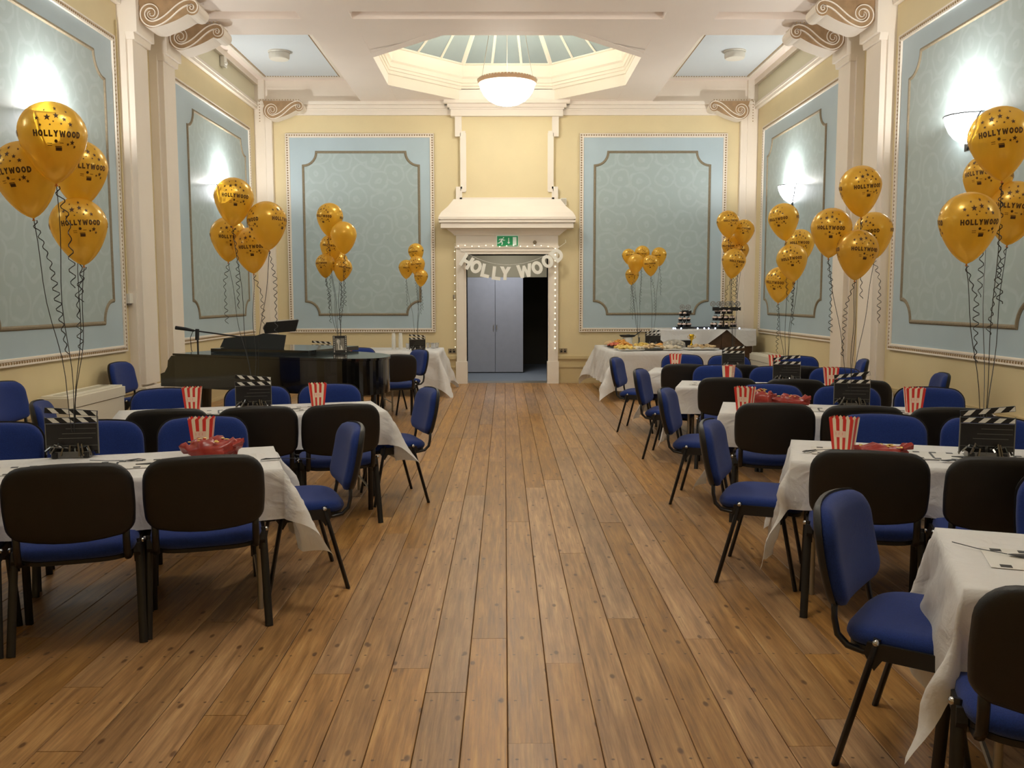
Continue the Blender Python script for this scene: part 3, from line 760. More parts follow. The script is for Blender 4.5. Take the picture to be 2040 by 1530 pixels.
def text_mesh(body, size, extrude=0.0, align='CENTER', offset=0.0, reso=2):
    cu = bpy.data.curves.new('lettering', 'FONT'); cu.body = body; cu.size = size; cu.extrude = extrude
    cu.align_x = align; cu.align_y = 'CENTER'; cu.offset = offset; cu.resolution_u = reso
    o = bpy.data.objects.new('lettering', cu); COL.objects.link(o)
    dg = bpy.context.evaluated_depsgraph_get(); dg.update()
    me = bpy.data.meshes.new_from_object(o.evaluated_get(dg))
    bpy.data.objects.remove(o); bpy.data.curves.remove(cu)
    return me
def glyph(ch, s_=.25):
    rect = lambda a, b, c, d: [(a, c), (b, c), (b, d), (a, d)]
    if ch == 'H': return .80, [rect(0, s_, -.5, .5), rect(.8-s_, .8, -.5, .5), rect(s_, .8-s_, -.12, .12)]
    if ch == 'L': return .66, [rect(0, s_, -.5, .5), rect(s_, .66, -.5, -.5+s_)]
    if ch == 'Y': return .84, [rect(.42-s_/2, .42+s_/2, -.5, .0), [(.0, .5), (.29, .5), (.42+s_/2, 0), (.42-s_/2, -.05)][::-1], [(.84, .5), (.55, .5), (.42-s_/2, 0), (.42+s_/2, -.05)]]
    if ch == 'W': return 1.14, [[(0, .5), (.25, .5), (.45, -.5), (.20, -.5)][::-1], [(.20, -.5), (.45, -.5), (.66, .4), (.48, .4)], [(.48, .4), (.66, .4), (.94, -.5), (.69, -.5)][::-1], [(.69, -.5), (.94, -.5), (1.14, .5), (.89, .5)]]
    out = []
    if ch == 'O':
        for k in range(16):
            a, b = 2*PI*k/16, 2*PI*(k+1)/16
            f = lambda r, q, t_: (.42+r*math.cos(t_), q*math.sin(t_))
            out.append([f(.42-s_, .5-s_, a), f(.42, .5, a), f(.42, .5, b), f(.42-s_, .5-s_, b)])
        return .84, out
    if ch == 'D':
        out = [rect(0, s_, -.5, .5), rect(s_, .34, .5-s_, .5), rect(s_, .34, -.5, -.5+s_)]
        for k in range(9):
            a, b = -PI/2+PI*k/9, -PI/2+PI*(k+1)/9
            f = lambda r, q, t_: (.34+r*math.cos(t_), q*math.sin(t_))
            out.append([f(.46-s_, .5-s_, a), f(.46, .5, a), f(.46, .5, b), f(.46-s_, .5-s_, b)])
        return .80, out
def letter_mesh(mb, ch, size, fn3, depth):
    wd, polys = glyph(ch)
    for i, P in enumerate(polys): mb.prism([((x-wd/2)*size, y*size) for x, y in P], fn3, -.0004*i, depth+.0004*i)
# HOLLY WOOD banner
ban = thing('letter_banner', 'white cut-out letter banner sagging across the top of the doorway', 'banner', (0, 0, 0))
BY = YB-.22
LET = [('H', 930.4, 521.8, -33), ('O', 948.9, 532, -22), ('L', 968, 540, -13), ('L', 989.4, 545, -7), ('Y', 1006.6, 545, -3),
       ('W', 1045, 540.3, 9), ('O', 1069.7, 534, 20), ('O', 1090.3, 521.8, 30), ('D', 1109.5, 508.7, 42)]
kk = YB/1770.0*.985
for ch, px, py, rt in LET:
    m = MB(); letter_mesh(m, ch, .25, lambda a, b, d: (a, b, d), .006)
    o = m.build('letter', BANNER, ban)
    x = (px-1004.7)*kk+.0; z = 1.6+(596.5-py)*kk
    o.matrix_parent_inverse = Matrix.Identity(4)
    o.rotation_mode = 'XYZ'; o.rotation_euler = (Matrix.Rotation(R(rt)*-1, 3, 'Y') @ Matrix.Rotation(R(90), 3, 'X')).to_euler()
    o.location = (x, BY, z)
pts = []
for i in range(25):
    u = i/24; x = -.80+1.95*u; z = 2.52-.34*(1-(2*u-1)**2)+.14*u
    pts.append((x, BY+.01, z))
MB().tube([(-.86, YB-.13, 2.60)]+pts+[(1.16, YB-.05, 2.72)], .003, 5).build('string', BANNER, ban)

# fairy lights round the frame
t = thing('fairy_lights', 'string of tiny warm fairy lights pinned round the door frame', 'fairy lights', (0, 0, 0))
pts = [(-.935, YB-.12, z/20) for z in range(14, 54)]
pts += [(-.93+(i+1)*.065, YB-.145, 2.60+.012*math.sin(i*.9)) for i in range(28)]
pts += [(.96, YB-.145, 2.60-(i+1)*.055) for i in range(36)]
MB().tube(pts, .003, 4).build('wire', WHITE, t)
m = MB()
for i in range(0, 39, 3): m.ball(pts[i], .010, 6, 4)
for i in range(40, 68, 2): m.ball((pts[i][0], pts[i][1]-.008, pts[i][2]), .011, 6, 4)
for i in range(68, len(pts), 2): m.ball((pts[i][0], pts[i][1]-.008, pts[i][2]), .014, 6, 4)
stuff(m.build('bulb', BULB, t))

# ================================================================== CHAIRS
def se_ring(w_, d_, n, e):
    out = []
    for k in range(n):
        a = 2*PI*k/n; c, s = math.cos(a), math.sin(a)
        out.append((w_*abs(c)**(2/e)*(1 if c >= 0 else -1), d_*abs(s)**(2/e)*(1 if s >= 0 else -1)))
    return out
def rr_ring(hw, hd, rad, k=6):
    out = []
    for (sx, sy, a0) in ((1, 1, 0), (-1, 1, 90), (-1, -1, 180), (1, -1, 270)):
        for i in range(k+1):
            a = R(a0+90*i/k); rd = rad if sy > 0 else rad*.62; out.append((sx*(hw-rd)+rd*math.cos(a), sy*(hd-rd)+rd*math.sin(a)))
        # straight run split for curvature
        nx_ = {0: (-1, 1), 90: (-1, -1), 180: (1, -1), 270: (1, 1)}[a0]
        p = out[-1]; rq = rad if nx_[1] > 0 else rad*.62; q = (nx_[0]*(hw-rq), nx_[1]*hd) if a0 in (0, 180) else (nx_[0]*hw, nx_[1]*(hd-rq))
        for j in range(1, 6): out.append((p[0]+(q[0]-p[0])*j/6, p[1]+(q[1]-p[1])*j/6))
    return out
def pad(mb, hw, hd, levels, fn, n=36, e=4.0, rad=None):
    if rad:
        rings = [[fn(x, y, h) for x, y in rr_ring(hw-i, hd-i, max(.02, rad-i))] for i, h in levels]
        i1, h1 = levels[-1]; i0, h0 = levels[0]
        for k in (.75, .5, .2): rings.append([fn(x*k, y*k, h1+.006*(1-k)) for x, y in rr_ring(hw-i1, hd-i1, max(.02, rad-i1))])
        pre = [[fn(x*k, y*k, h0) for x, y in rr_ring(hw-i0, hd-i0, max(.02, rad-i0))] for k in (.2, .6)]
        mb.loft(pre+rings, 0, True, True); return
    rings = []
    for inset, h in levels:
        rings.append([fn(x, y, h) for x, y in se_ring(hw-inset, hd-inset, n, e)])
    # close the ends with shrinking rings
    i1, h1 = levels[-1]
    for k in (.6, .25): rings.append([fn(x*k, y*k, h1+.004*(1-k)) for x, y in se_ring(hw-i1, hd-i1, n, e)])
    i0, h0 = levels[0]
    pre = [[fn(x*k, y*k, h0) for x, y in se_ring(hw-i0, hd-i0, n, e)] for k in (.3,)]
    mb.loft(pre+rings, 0, True, True)
def seat_fn(x, y, h):
    z = h - .05*max(0, (y-.10)/.14)**2*.7 - .012*max(0, (-.05-y)/.2)**2 - .010*(1-min(1, (x/.25)**2))*(1 if h > .47 else 0)
    return (x, y+.0, z)
def back_fn(x, q, h):
    # q = height about the pad centre (+-.17), h = thickness towards the sitter
    wf = 1.0-.035*max(0, (-q-.02)/.14)**1.5-.02*max(0, q/.15)
    x2 = x*wf
    zz = .705+q+(1-(x/.27)**2)*(-.030*max(0, min(1, -q/.14)) + .022*max(0, min(1, q/.14)))
    yy = -.275-.20*(zz-.53)+.045*(x2/.27)**2-.012*math.cos(q*9)+h
    return (x2, yy, zz)
def make_chair(label):
    t = thing('conference_chair', label, 'chair')
    m = MB(); pad(m, .262, .235, [(.03, .425), (.008, .436), (0, .455), (.004, .478), (.02, .492), (.05, .499)], seat_fn); m.build('seat_cushion', FABRIC, t, True)
    m = MB(); pad(m, .250, .222, [(.02, .405), (.0, .412), (.0, .43)], lambda x, y, h: (x, y, seat_fn(x, y, h)[2])); sp = m.build('seat_pan', BLACKP, t, True, auto=50)
    m = MB()
    for s_ in (-1, 1): m.tube([(s_*.262, -.13+.27*k/6, seat_fn(0, -.13+.27*k/6, .445)[2]) for k in range(7)], .006, 5)
    m.build('edge_piping', TRIMM, sp)
    m = MB(); pad(m, .264, .155, [(.02, -.012), (.002, .0), (0, .018), (.006, .036), (.02, .048), (.045, .056)], back_fn, rad=.09); m.build('backrest_cushion', FABRIC, t, True)
    m = MB(); pad(m, .272, .162, [(.04, -.026), (.016, -.024), (.004, -.016), (0, .002)], back_fn, rad=.09); m.build('back_shell', BLACKP, t, True, auto=60)
    for s_ in (-1, 1):
        m = MB(); m.tube([(s_*.225, .0, .415), (s_*.225, -.15, .403), (s_*.225, -.205, .412), (s_*.225, -.240, .445), (s_*.225, -.252, .50), (s_*.225, -.254, .58)], .0165, 8, ry=.011)
        m.build('back_support', BLACKM, t, True)
    for s_ in (-1, 1):
        for (yt, yf) in ((-.10, -.22), (.12, .21)):
            m = MB(); m.tube([(s_*.262, yt, .47), (s_*.265, yt*1.05, .44), (s_*.277, yf, 0.0)], .019, 8, ry=.012)
            lg_ = m.build('leg', BLACKM, t, True, auto=50)
        m = MB(); m.prism([(-.13, .455), (.15, .455), (.16, .415), (.125, .36), (.10, .40), (-.08, .40), (-.105, .36), (-.14, .415)], lambda a, b, d: (s_*(.243+d), a, b), 0, .03)
        m.build('leg_bracket', BLACKP, t)
        m = MB(); m.lathe([(.012, 0), (.012, .008), (.006, .013), (.001, .014)], (0, 0, 0), 10)
        b_ = m.build('bolt', CHROME, t, True); b_.rotation_euler.y = R(90*s_); b_.location = (s_*.278, -.10, .46)
    return t
CH = None
def chair(x, y, h, label, group=None):
    global CH
    if CH is None:
        CH = make_chair(label); CH.location = (x, y, 0); CH.rotation_euler.z = R(h-90)
        if group: CH['group'] = group
        return CH
    o = dup(CH, (x, y, 0), R(h-90), label)
    if group: o['group'] = group
    elif 'group' in o: del o['group']
    return o
CHAIRS = [
 # x, y, heading, label
 (-2.029, 4.177, 108, 'black-backed conference chair directly in front of the clapperboard on the near left table', 'a'),
 (-1.494, 4.381, 108, 'black-backed conference chair in front of the red snack bag on the near left table', 'a'),
 (-2.60, 3.99, 108, 'blue conference chair cut by the left picture edge in front of the near left table', 'a'),
 (-1.769, 5.167, 288, 'blue conference chair facing us behind the popcorn box on the near left table', 'b'),
 (-2.34, 4.98, 288, 'blue conference chair facing us directly right of the clapperboard behind the near left table', 'b'),
 (-2.90, 4.90, 288, 'blue conference chair facing us at the left picture edge behind the near left table', 'b'),
 (-2.33, 6.151, 108, 'black-backed conference chair leftmost in front of the second left table', 'c'),
 (-1.768, 6.275, 108, 'black-backed conference chair middle of three in front of the second left table', 'c'),
 (-1.225, 6.406, 108, 'black-backed conference chair at the aisle end in front of the second left table', 'c'),
 (-2.661, 6.918, 288, 'blue conference chair facing us at the left popcorn box behind the second left table', 'd'),
 (-1.97, 7.11, 288, 'blue conference chair facing us behind the clapperboard on the second left table', 'd'),
 (-1.402, 7.275, 288, 'blue conference chair facing us by the right popcorn box behind the second left table', 'd'),
 (-3.02, 6.423, 18, 'blue conference chair seen edge-on at the wall end of the second left table', 'f'),
 (-4.16, 10.30, -4, 'lone blue conference chair against the left wall between heater and pilaster', 'e'),
 (-4.14, 7.80, -8, 'lone blue conference chair against the left wall at the left picture edge', 'e'),
 (-1.176, 5.015, 200, 'blue conference chair side-on in the aisle at the end of the near left table', 'f'),
 (-.906, 7.108, 200, 'blue conference chair side-on in the aisle at the end of the second left table', 'f'),
 (-1.474, 12.60, 212, 'blue conference chair facing left just in front of the white drinks table', 'f'),
 (-1.50, 11.974, 105, 'black-backed conference chair just right of the piano tail', 'h'),
 (1.835, 4.458, 72, 'black-backed conference chair in front of the popcorn box at the second right table', 'k'),
 (2.40, 4.26, 72, 'black-backed conference chair in front of the large clapperboard at the second right table', 'k'),
 (2.258, 5.194, 252, 'wide blue chair back facing us right of the popcorn box behind the second right table', 'l'),
 (2.83, 5.02, 252, 'blue conference chair facing us behind the large clapperboard of the second right table', 'l'),
 (1.956, 6.40, 75, 'black-backed conference chair aisle side in front of the third right table with two red bags', 'm'),
 (2.507, 6.241, 75, 'black-backed conference chair middle of three in front of the third right table', 'm'),
 (3.048, 6.117, 75, 'black-backed conference chair wall side in front of the third right table', 'm'),
 (2.171, 7.166, 255, 'blue conference chair facing us behind the two red bags on the third right table', 'n'),
 (2.75, 6.99, 255, 'blue conference chair facing us behind the clapperboard of the third right table', 'n'),
 (3.36, 6.84, 255, 'blue conference chair facing us behind the right popcorn box of the third right table', 'n'),
 (2.132, 8.413, 75, 'black-backed conference chair aisle side in front of the fourth right table', 'o'),
 (2.698, 8.242, 75, 'black-backed conference chair middle of three in front of the fourth right table', 'o'),
 (3.239, 8.127, 75, 'black-backed conference chair wall side in front of the fourth right table', 'o'),
 (2.237, 9.313, 255, 'blue conference chair facing us behind the narrow side-on popcorn box of the fourth right table', 'p'),
 (2.80, 9.11, 255, 'blue conference chair facing us behind the clapperboard of the fourth right table', 'p'),
 (3.379, 8.93, 255, 'blue conference chair facing us by the wall-side popcorn box of the fourth right table', 'p'),
 (2.09, 10.131, 75, 'black-backed conference chair aisle side in front of the fifth, farthest right table', 'q'),
 (2.65, 10.0, 75, 'black-backed conference chair middle of three in front of the fifth right table', 'q'),
 (3.25, 9.80, 75, 'black-backed conference chair wall side in front of the fifth right table', 'q'),
 (2.227, 11.179, 255, 'blue conference chair facing us by the aisle popcorn box before the buffet', 'r'),
 (2.79, 11.0, 255, 'blue conference chair facing us behind the farthest right clapperboard before the buffet', 'r'),
 (3.60, 10.85, 255, 'blue conference chair facing us at the wall end behind the fifth right table', 'r'),
 (3.93, 8.60, 166, 'small blue chair back edge-on by the right wall beyond the fourth right table', 's'),
 (3.98, 10.62, 166, 'small blue chair back edge-on before the right pilaster at the end of the fifth table', 's'),
 (1.478, 3.016, -36, 'large blue conference chair side-on in the right foreground at the nearest right table', 't'),
 (1.504, 5.078, -22, 'blue conference chair side-on in the aisle, second from the camera on the right', 't'),
 (1.596, 7.017, -20, 'blue conference chair side-on in the aisle, third from the camera on the right', 't'),
 (1.688, 8.993, -20, 'blue conference chair side-on in the aisle, fourth from the camera on the right', 't'),
 (1.664, 10.824, -20, 'blue conference chair side-on in the aisle, farthest on the right before the buffet', 't'),
 (1.57, 2.42, 70, 'black-backed conference chair cut by the right picture edge at the nearest right table', 'u'),
 (2.30, 3.30, 250, 'blue chair back at the right picture edge behind the nearest right table', 'v'),
 (-2.20, 11.85, 108, 'black-backed conference chair hidden behind the piano at the far left table', 'h'),
 (-2.10, 13.00, 288, 'blue conference chair top just showing above the piano beyond the photo frame', 'w'),
]
GN = {'a': 'chairs in front of the near left table', 'b': 'chairs behind the near left table', 'c': 'chairs in front of the second left table', 'd': 'chairs behind the second left table',
      'e': 'chairs against the left wall', 'f': 'end chairs of the left tables', 'h': 'chairs in front of the far left table', 'k': 'chairs in front of the second right table',
      'l': 'chairs behind the second right table', 'm': 'chairs in front of the third right table', 'n': 'chairs behind the third right table', 'o': 'chairs in front of the fourth right table',
      'p': 'chairs behind the fourth right table', 'q': 'chairs in front of the fifth right table', 'r': 'chairs behind the fifth right table', 's': 'wall-end chairs of the right tables',
      't': 'aisle-end chairs of the right tables', 'u': 'chairs at the nearest right table', 'v': 'chairs at the nearest right table', 'w': 'chairs in front of the far left table'}
for (x, y, h, lb, gk) in CHAIRS: chair(x, y, h, lb, GN[gk])

# ================================================================== TABLES AND CLOTHS
TZ = .735
def folding_table(cx, cy, tilt, L_, W_, label, top=TZ):
    t = thing('folding_table', label, 'table', (cx, cy, 0), R(tilt), 'folding tables under white cloths')
    MB().box(-L_/2, L_/2, -W_/2, W_/2, top-.03, top).build('tabletop', WOODB, t)
    for sx in (-1, 1):
        for sy in (-1, 1):
            m = MB(); x = sx*(L_/2-.12); y = sy*(W_/2-.07)
            m.tube([(x, y, top-.03), (x, y, 0)], .014, 8); m.build('leg', METAL, t, True, auto=50)
        m = MB(); m.tube([(sx*(L_/2-.12), -W_/2+.07, .12), (sx*(L_/2-.12), W_/2-.07, .12)], .010, 6); m.build('leg_brace', METAL, t)
    return t
def make_cloth(cx, cy, tilt, L_, W_, ox, oy, label, seed=0, z=TZ+.006, flare=.30, group='white paper tablecloths', ox2=None, twist=0.0):
    rn = random.Random(seed)
    hl, hw = L_/2+.006, W_/2+.006
    ox2 = ox if ox2 is None else ox2
    def pos(s, t_):
        ex = max(0, s-hl)-max(0, -s-hl); ey = max(0, t_-hw)-max(0, -t_-hw)
        bx = max(-hl, min(hl, s)); by = max(-hw, min(hw, t_))
        r = math.hypot(ex, ey)
        if r < 1e-9:
            return (bx, by, z+.0015*noise.noise(Vector((s*5+seed, t_*5, 0))))
        ca, sa = ex/r, ey/r
        k = .08+.10*abs(ca)+(flare)*abs(2*ca*sa)
        wv = noise.noise(Vector((s*3.1+seed*7.7, t_*3.1, seed)))*.05*min(1, r/.15) + .018*math.sin((s+t_)*17+seed)*min(1, r/.2)
        rad = r*k+wv*.8
        rad = max(rad, .004)
        rr = min(.012, r*.5)
        return (bx+ca*(rad), by+sa*(rad), z-math.sqrt(max(0, 1-k*k))*r*1.0+rr*.4)
    us = []
    def axis(h, o1, o2):
        a = [-h-o1*(1-i/9) for i in range(9)]+[-h+2*h*i/30 for i in range(31)]+[h+o2*i/9 for i in range(1, 10)]
        return a
    A = axis(hl, ox, ox2); B = axis(hw, oy, oy)
    m = MB()
    for b in B:
        for a in A: m.v.append(pos(a, b))
    nx = len(A)
    for j in range(len(B)-1):
        for i in range(nx-1):
            q = j*nx+i; m.f.append((q, q+1, q+nx+1, q+nx)); m.m.append(0)
    o = m.build('tablecloth', CLOTH, None, True, (cx, cy, 0), R(tilt))
    tag(o, label, 'tablecloth', group)
    return o
def corner_table(fx, fy, tilt, right_corner=False, L_=1.96, W_=.75):
    t_ = R(tilt); u = Vector((math.cos(t_), math.sin(t_))); v = Vector((-math.sin(t_), math.cos(t_)))
    s_ = -1 if right_corner else 1
    c = Vector((fx, fy))+u*s_*L_/2+v*W_/2
    return c.x, c.y
TABS = {}
def film_runner(cx, cy, tilt, label, L_=1.75, dz=TZ+.009):
    t = thing('film_runner', label, 'table runner', (cx, cy, dz), R(tilt), 'film strip table runners')
    MB().box(-L_/2, L_/2, -.125, .125, 0, .0012).build('strip', STRIP, t)
    m = MB(); n = int(L_/.085)
    for i in range(n):
        x = -L_/2+.03+i*.085
        for yy in (-.098, .098): m.box(x, x+.034, yy-.015, yy+.015, .0012, .0022)
    for i in range(int(L_/.42)):
        x = -L_/2+.2+i*.42; m.box(x, x+.012, -.09, .09, .0012, .002)
        m.prism([(x+.1, -.02), (x+.16, -.04), (x+.2, -.02), (x+.17, .0)], lambda a, b, d: (a, b, .0012+d), 0, .004)
    stuff(m.build('printed_holes', INK, t))
for key, fx, fy, tilt, rc, lab, ox in (
    ('A', -1.137, 4.476, 18, True, 'near left', .45), ('B', -.911, 6.811, 18, True, 'second left', .40), ('D', -1.48, 12.70, 18, True, 'far left, half hidden by the piano', .35),
    ('C1', 1.37, 2.56, -20, False, 'nearest right, cut by the picture edge', .46), ('C2', 1.53, 4.66, -18, False, 'second right', .56), ('C3', 1.63, 6.66, -16, False, 'third right', .56),
    ('C4', 1.68, 8.64, -16, False, 'fourth right', .56), ('C5', 1.70, 10.46, -16, False, 'fifth and farthest right', .56)):
    cx, cy = corner_table(fx, fy, tilt, rc); TABS[key] = (cx, cy, tilt)
    folding_table(cx, cy, tilt, 1.96, .75, 'folding table with grey metal legs, the %s' % lab)
    make_cloth(cx, cy, tilt, 1.96, .75, ox, .26 if key != 'C1' else .30, 'white paper tablecloth on the %s dining table' % lab, seed=len(TABS)*3+1, flare=.40 if rc else .13)
    if key != 'D': film_runner(cx, cy, tilt, 'white film-strip runner with black holes on the %s table' % lab)

# drinks table at the end wall, buffet and cake cabinet
folding_table(-2.05, 15.35, 0, 1.9, 1.3, 'drinks table under a white cloth against the end wall')
make_cloth(-2.05, 15.35, 0, 1.9, 1.3, .62, .62, 'white cloth reaching the floor over the drinks table', seed=31, flare=.25, group='white cloths of the serving tables')
folding_table(2.62, 15.15, 2, 1.85, 2.2, 'buffet table under white cloths before the end wall', .76)
make_cloth(2.62, 15.15, 2, 1.85, 2.2, .56, .62, 'white cloth with pointed hanging corners over the buffet table', seed=44, z=.768, flare=.3, group='white cloths of the serving tables')
t = thing('sideboard', 'dark brown wooden cabinet under the cake display cloth in the right corner', 'cabinet', (3.66, 16.45, 0))
MB().box(-.85, .85, -.32, .32, .08, 1.02).build('carcass', WOODB, t)
MB().box(-.88, .88, -.35, .35, 1.02, 1.05).build('top_board', WOODB, t)
MB().box(-.85, .85, -.30, .30, 0, .08).build('plinth', WOODB, t)
for i in range(3): MB().box(-.83+i*.56, -.83+i*.56+.54, -.335, -.32, .12, .98).build('door_panel', WOODB, t)
# runner cloth with swagged front
def swag():
    m = MB(); z = 1.056
    def f(u, v_):
        x = -.9+1.8*u
        # front hang profile: drop varies, leaving a dark triangular gap at u=.72
        dr = .29+.02*math.sin(u*9)
        gap = max(0, 1-abs(u-.70)/.19)
        dr = dr*(1-gap*.97)
        edge = max(0, 1-u/.10); dr *= (1-.55*edge)
        if v_ < .5: return (x, .33-.70*v_/.5, z)
        w_ = (v_-.5)/.5
        return (x, -.37-.03*w_-.01*math.sin(u*22)*w_, z-dr*w_+.002)
    m.grid(f, 60, 18)
    for s_, dd_ in ((1, .33), (-1, .25)):
        m.grid(lambda u, v_: (s_*(.9+.03*v_+.01*math.sin(u*12)*v_), .33-.70*u, z-dd_*v_*(1-.2*u)), 14, 6)
    return m
o = swag().build('display_cloth', CLOTH, None, True, (3.66, 16.45, 0)); tag(o, 'white cloth swagged over the cake cabinet in the right corner', 'tablecloth')

# ================================================================== TABLE DECORATIONS
def make_clapper(label, slant=1, op=7):
    t = thing('clapperboard', label, 'clapperboard')
    fr = lambda a, b, d: (a, d, b)
    W2 = .135; z0 = .035
    MB().box(-W2, W2, -.004, .004, z0, .185).build('board', BOARD, t)
    m = MB()
    for zz, a, b in ((.155, -.03, W2-.01), (.128, -.05, W2-.01), (.102, -.07, W2-.03), (.062, -W2+.004, W2-.004), (.183, -W2+.002, W2-.002)): m.box(a, b, -.0052, -.004, zz, zz+.0022)
    for s_ in (-1, 1): m.box(s_*W2-.0025, s_*W2+.0025, -.0055, .0055, z0-.02, .222)
    m.build('ruled_lines', LINEW, t)
    def stick(nm, zb, rot):
        m = MB(); e_ = MB()
        m.box(0, 2*W2, -.006, .006, 0, .030)
        m2 = MB()
        for i in range(4):
            a = .012+i*.075; sl = .030*slant
            p = [(a+max(0, -sl), .002), (a+.034+max(0, -sl), .002), (a+.034+max(0, -sl)+sl, .028), (a+max(0, -sl)+sl, .028)]
            p = [(min(max(q[0], .002), 2*W2-.002), q[1]) for q in p]
            m2.prism(p, fr, -.0072, -.006)
        st = m.build(nm, INK, t); st.location = (-W2, 0, zb)
        ms = m2.build('white_stripe', CARDW, st)
        if slant > 0: st.rotation_euler.y = R(-rot)
        else:
            st.location = (-W2, 0, zb+2*W2*math.sin(R(rot))); st.rotation_euler.y = R(rot)
        return st
    stick('lower_stick', .188, 0); stick('clap_stick', .222, op)
    m = MB()
    rr = random.Random(5)
    for i in range(26):
        a = rr.uniform(-.12, .12); b = rr.uniform(-.05, .05)
        m.tube([(a*.5, b*.5, .05), (a*.9, b, .06+rr.uniform(-.01, .02)), (a*1.1, b*1.4, .02+rr.uniform(-.012, .02))], .006, 4)
    m.box(-.10, .10, -.04, .04, 0, .035); m.build('foil_weight', FOIL, t)
    for s_ in (-1, 1): MB().box(s_*.08-.012, s_*.08+.012, -.05, -.03, 0, .03).build('foot', INK, t)
    return t
CLR = make_clapper('black clapperboard with striped sticks and foil weight on the second right table', 1)
CLR.location = (2.60, 4.72, TZ+.009); CLR.rotation_euler.z = R(-14); CLR['group'] = 'clapperboard centrepieces'
for (x, y, z, rz, lb) in ((2.76, 7.0, TZ+.009, -12, 'black clapperboard on the third right table between two popcorn boxes'),
                       (2.90, 9.08, TZ+.009, -12, 'black clapperboard with raised stick on the fourth right table'),
                       (2.83, 10.95, TZ+.009, -10, 'black clapperboard on the farthest right table before the buffet'),
                       (2.60, 15.55, .78, 6, 'small black clapperboard among the food on the buffet table')):
    dup(CLR, (x, y, z), R(rz), lb)
CLL = make_clapper('black clapperboard with silver foil weight on the near left table', -1, 5)
CLL.location = (-2.37, 4.84, TZ+.009); CLL.rotation_euler.z = R(8); CLL['group'] = 'clapperboard centrepieces'
for (x, y, z, rz, lb) in ((-1.97, 6.95, TZ+.009, 14, 'black clapperboard on the second left table before the piano'),
                       (-1.47, 15.0, TZ+.009, 10, 'small black clapperboard on the white drinks table'),
                       (-2.62, 12.75, TZ+.009, 14, 'black clapperboard whose striped top shows above the piano lid')):
    dup(CLL, (x, y, z), R(rz), lb)
# popcorn boxes
def make_box(label):
    t = thing('popcorn_box', label, 'popcorn box', group='striped popcorn boxes')
    H_ = .185; wb, wt, db, dt = .050, .070, .040, .052
    cols = 7; m = MB()
    def pt(side, u, h):
        k = h/H_; hw = wb+(wt-wb)*k; hd = db+(dt-db)*k
        if side == 0: return (-hw+2*hw*u, -hd, h)
        if side == 1: return (hw, -hd+2*hd*u, h)
        if side == 2: return (hw-2*hw*u, hd, h)
        return (-hw, hd-2*hd*u, h)
    for side in range(4):
        for c in range(cols):
            mi = 0 if c % 2 == 0 else 1
            if side in (1, 3): mi = 1 if c in (0, 1, 5, 6) else 0
            u0, u1 = c/cols, (c+1)/cols; um = (u0+u1)/2
            a, b, cc, d_, e_ = pt(side, u0, 0), pt(side, u1, 0), pt(side, u1, H_-.006), pt(side, um, H_+.004), pt(side, u0, H_-.006)
            m.add([a, b, cc, d_, e_], [(0, 1, 2, 3, 4)], mi)
    m.add([(-wb, -db, 0), (wb, -db, 0), (wb, db, 0), (-wb, db, 0)], [(0, 3, 2, 1)], 1)
    m.build('striped_carton', [RED, BOXW], t)
    m = MB()
    for side in (0, 2):
        s_ = -1 if side == 0 else 1
        q = [pt(side, .2, .075), pt(side, .72, .075), pt(side, .72, .112), pt(side, .2, .112)]
        q2 = [(p[0], p[1]+s_*.0012, p[2]) for p in q]
        m.add(q2, [(0, 1, 2, 3)], 0)
        for i in range(6):
            a = pt(side, .25+i*.075, .088+.008*(i % 2)); b = pt(side, .28+i*.075, .100-.008*(i % 2))
            yy = a[1]+s_*.0022
            m.add([(a[0], yy, a[2]), (b[0], yy, a[2]), (b[0], yy, b[2]+.006), (a[0], yy, b[2]+.004)], [(0, 1, 2, 3)], 1)
    m.build('front_label', [mat('label_blush', (242, 208, 186), .6), mat('label_script', (232, 160, 140), .6)], t)
    return t
BX = None
for (x, y, rz, lb) in ((-1.735, 5.06, 12, 'red and cream popcorn box beside the snack bag on the near left table'),
    (-2.415, 6.85, 12, 'red and cream popcorn box left of the clapperboard on the second left table'),
    (-1.51, 7.15, 16, 'red and cream popcorn box right of the clapperboard on the second left table'),
    (-2.25, 12.72, 14, 'popcorn box just showing above the piano tail on the far left table'),
    (1.93, 4.99, -40, 'tall red and cream popcorn box at the aisle end of the second right table'),
    (1.84, 6.75, -32, 'popcorn box beside two red bags on the third right table'),
    (3.10, 6.66, -12, 'popcorn box at the wall end of the third right table'),
    (3.21, 8.68, -12, 'popcorn box at the wall end of the fourth right table'),
    (2.275, 8.97, 62, 'narrow side-on popcorn box on the fourth right table'),
    (2.11, 10.92, -20, 'popcorn box at the aisle end of the farthest right table'),
    (3.24, 10.62, -12, 'popcorn box at the wall end of the farthest right table')):
    if BX is None: BX = make_box(lb); BX.location = (x, y, TZ+.010); BX.rotation_euler.z = R(rz)
    else: dup(BX, (x, y, TZ+.010), R(rz), lb)
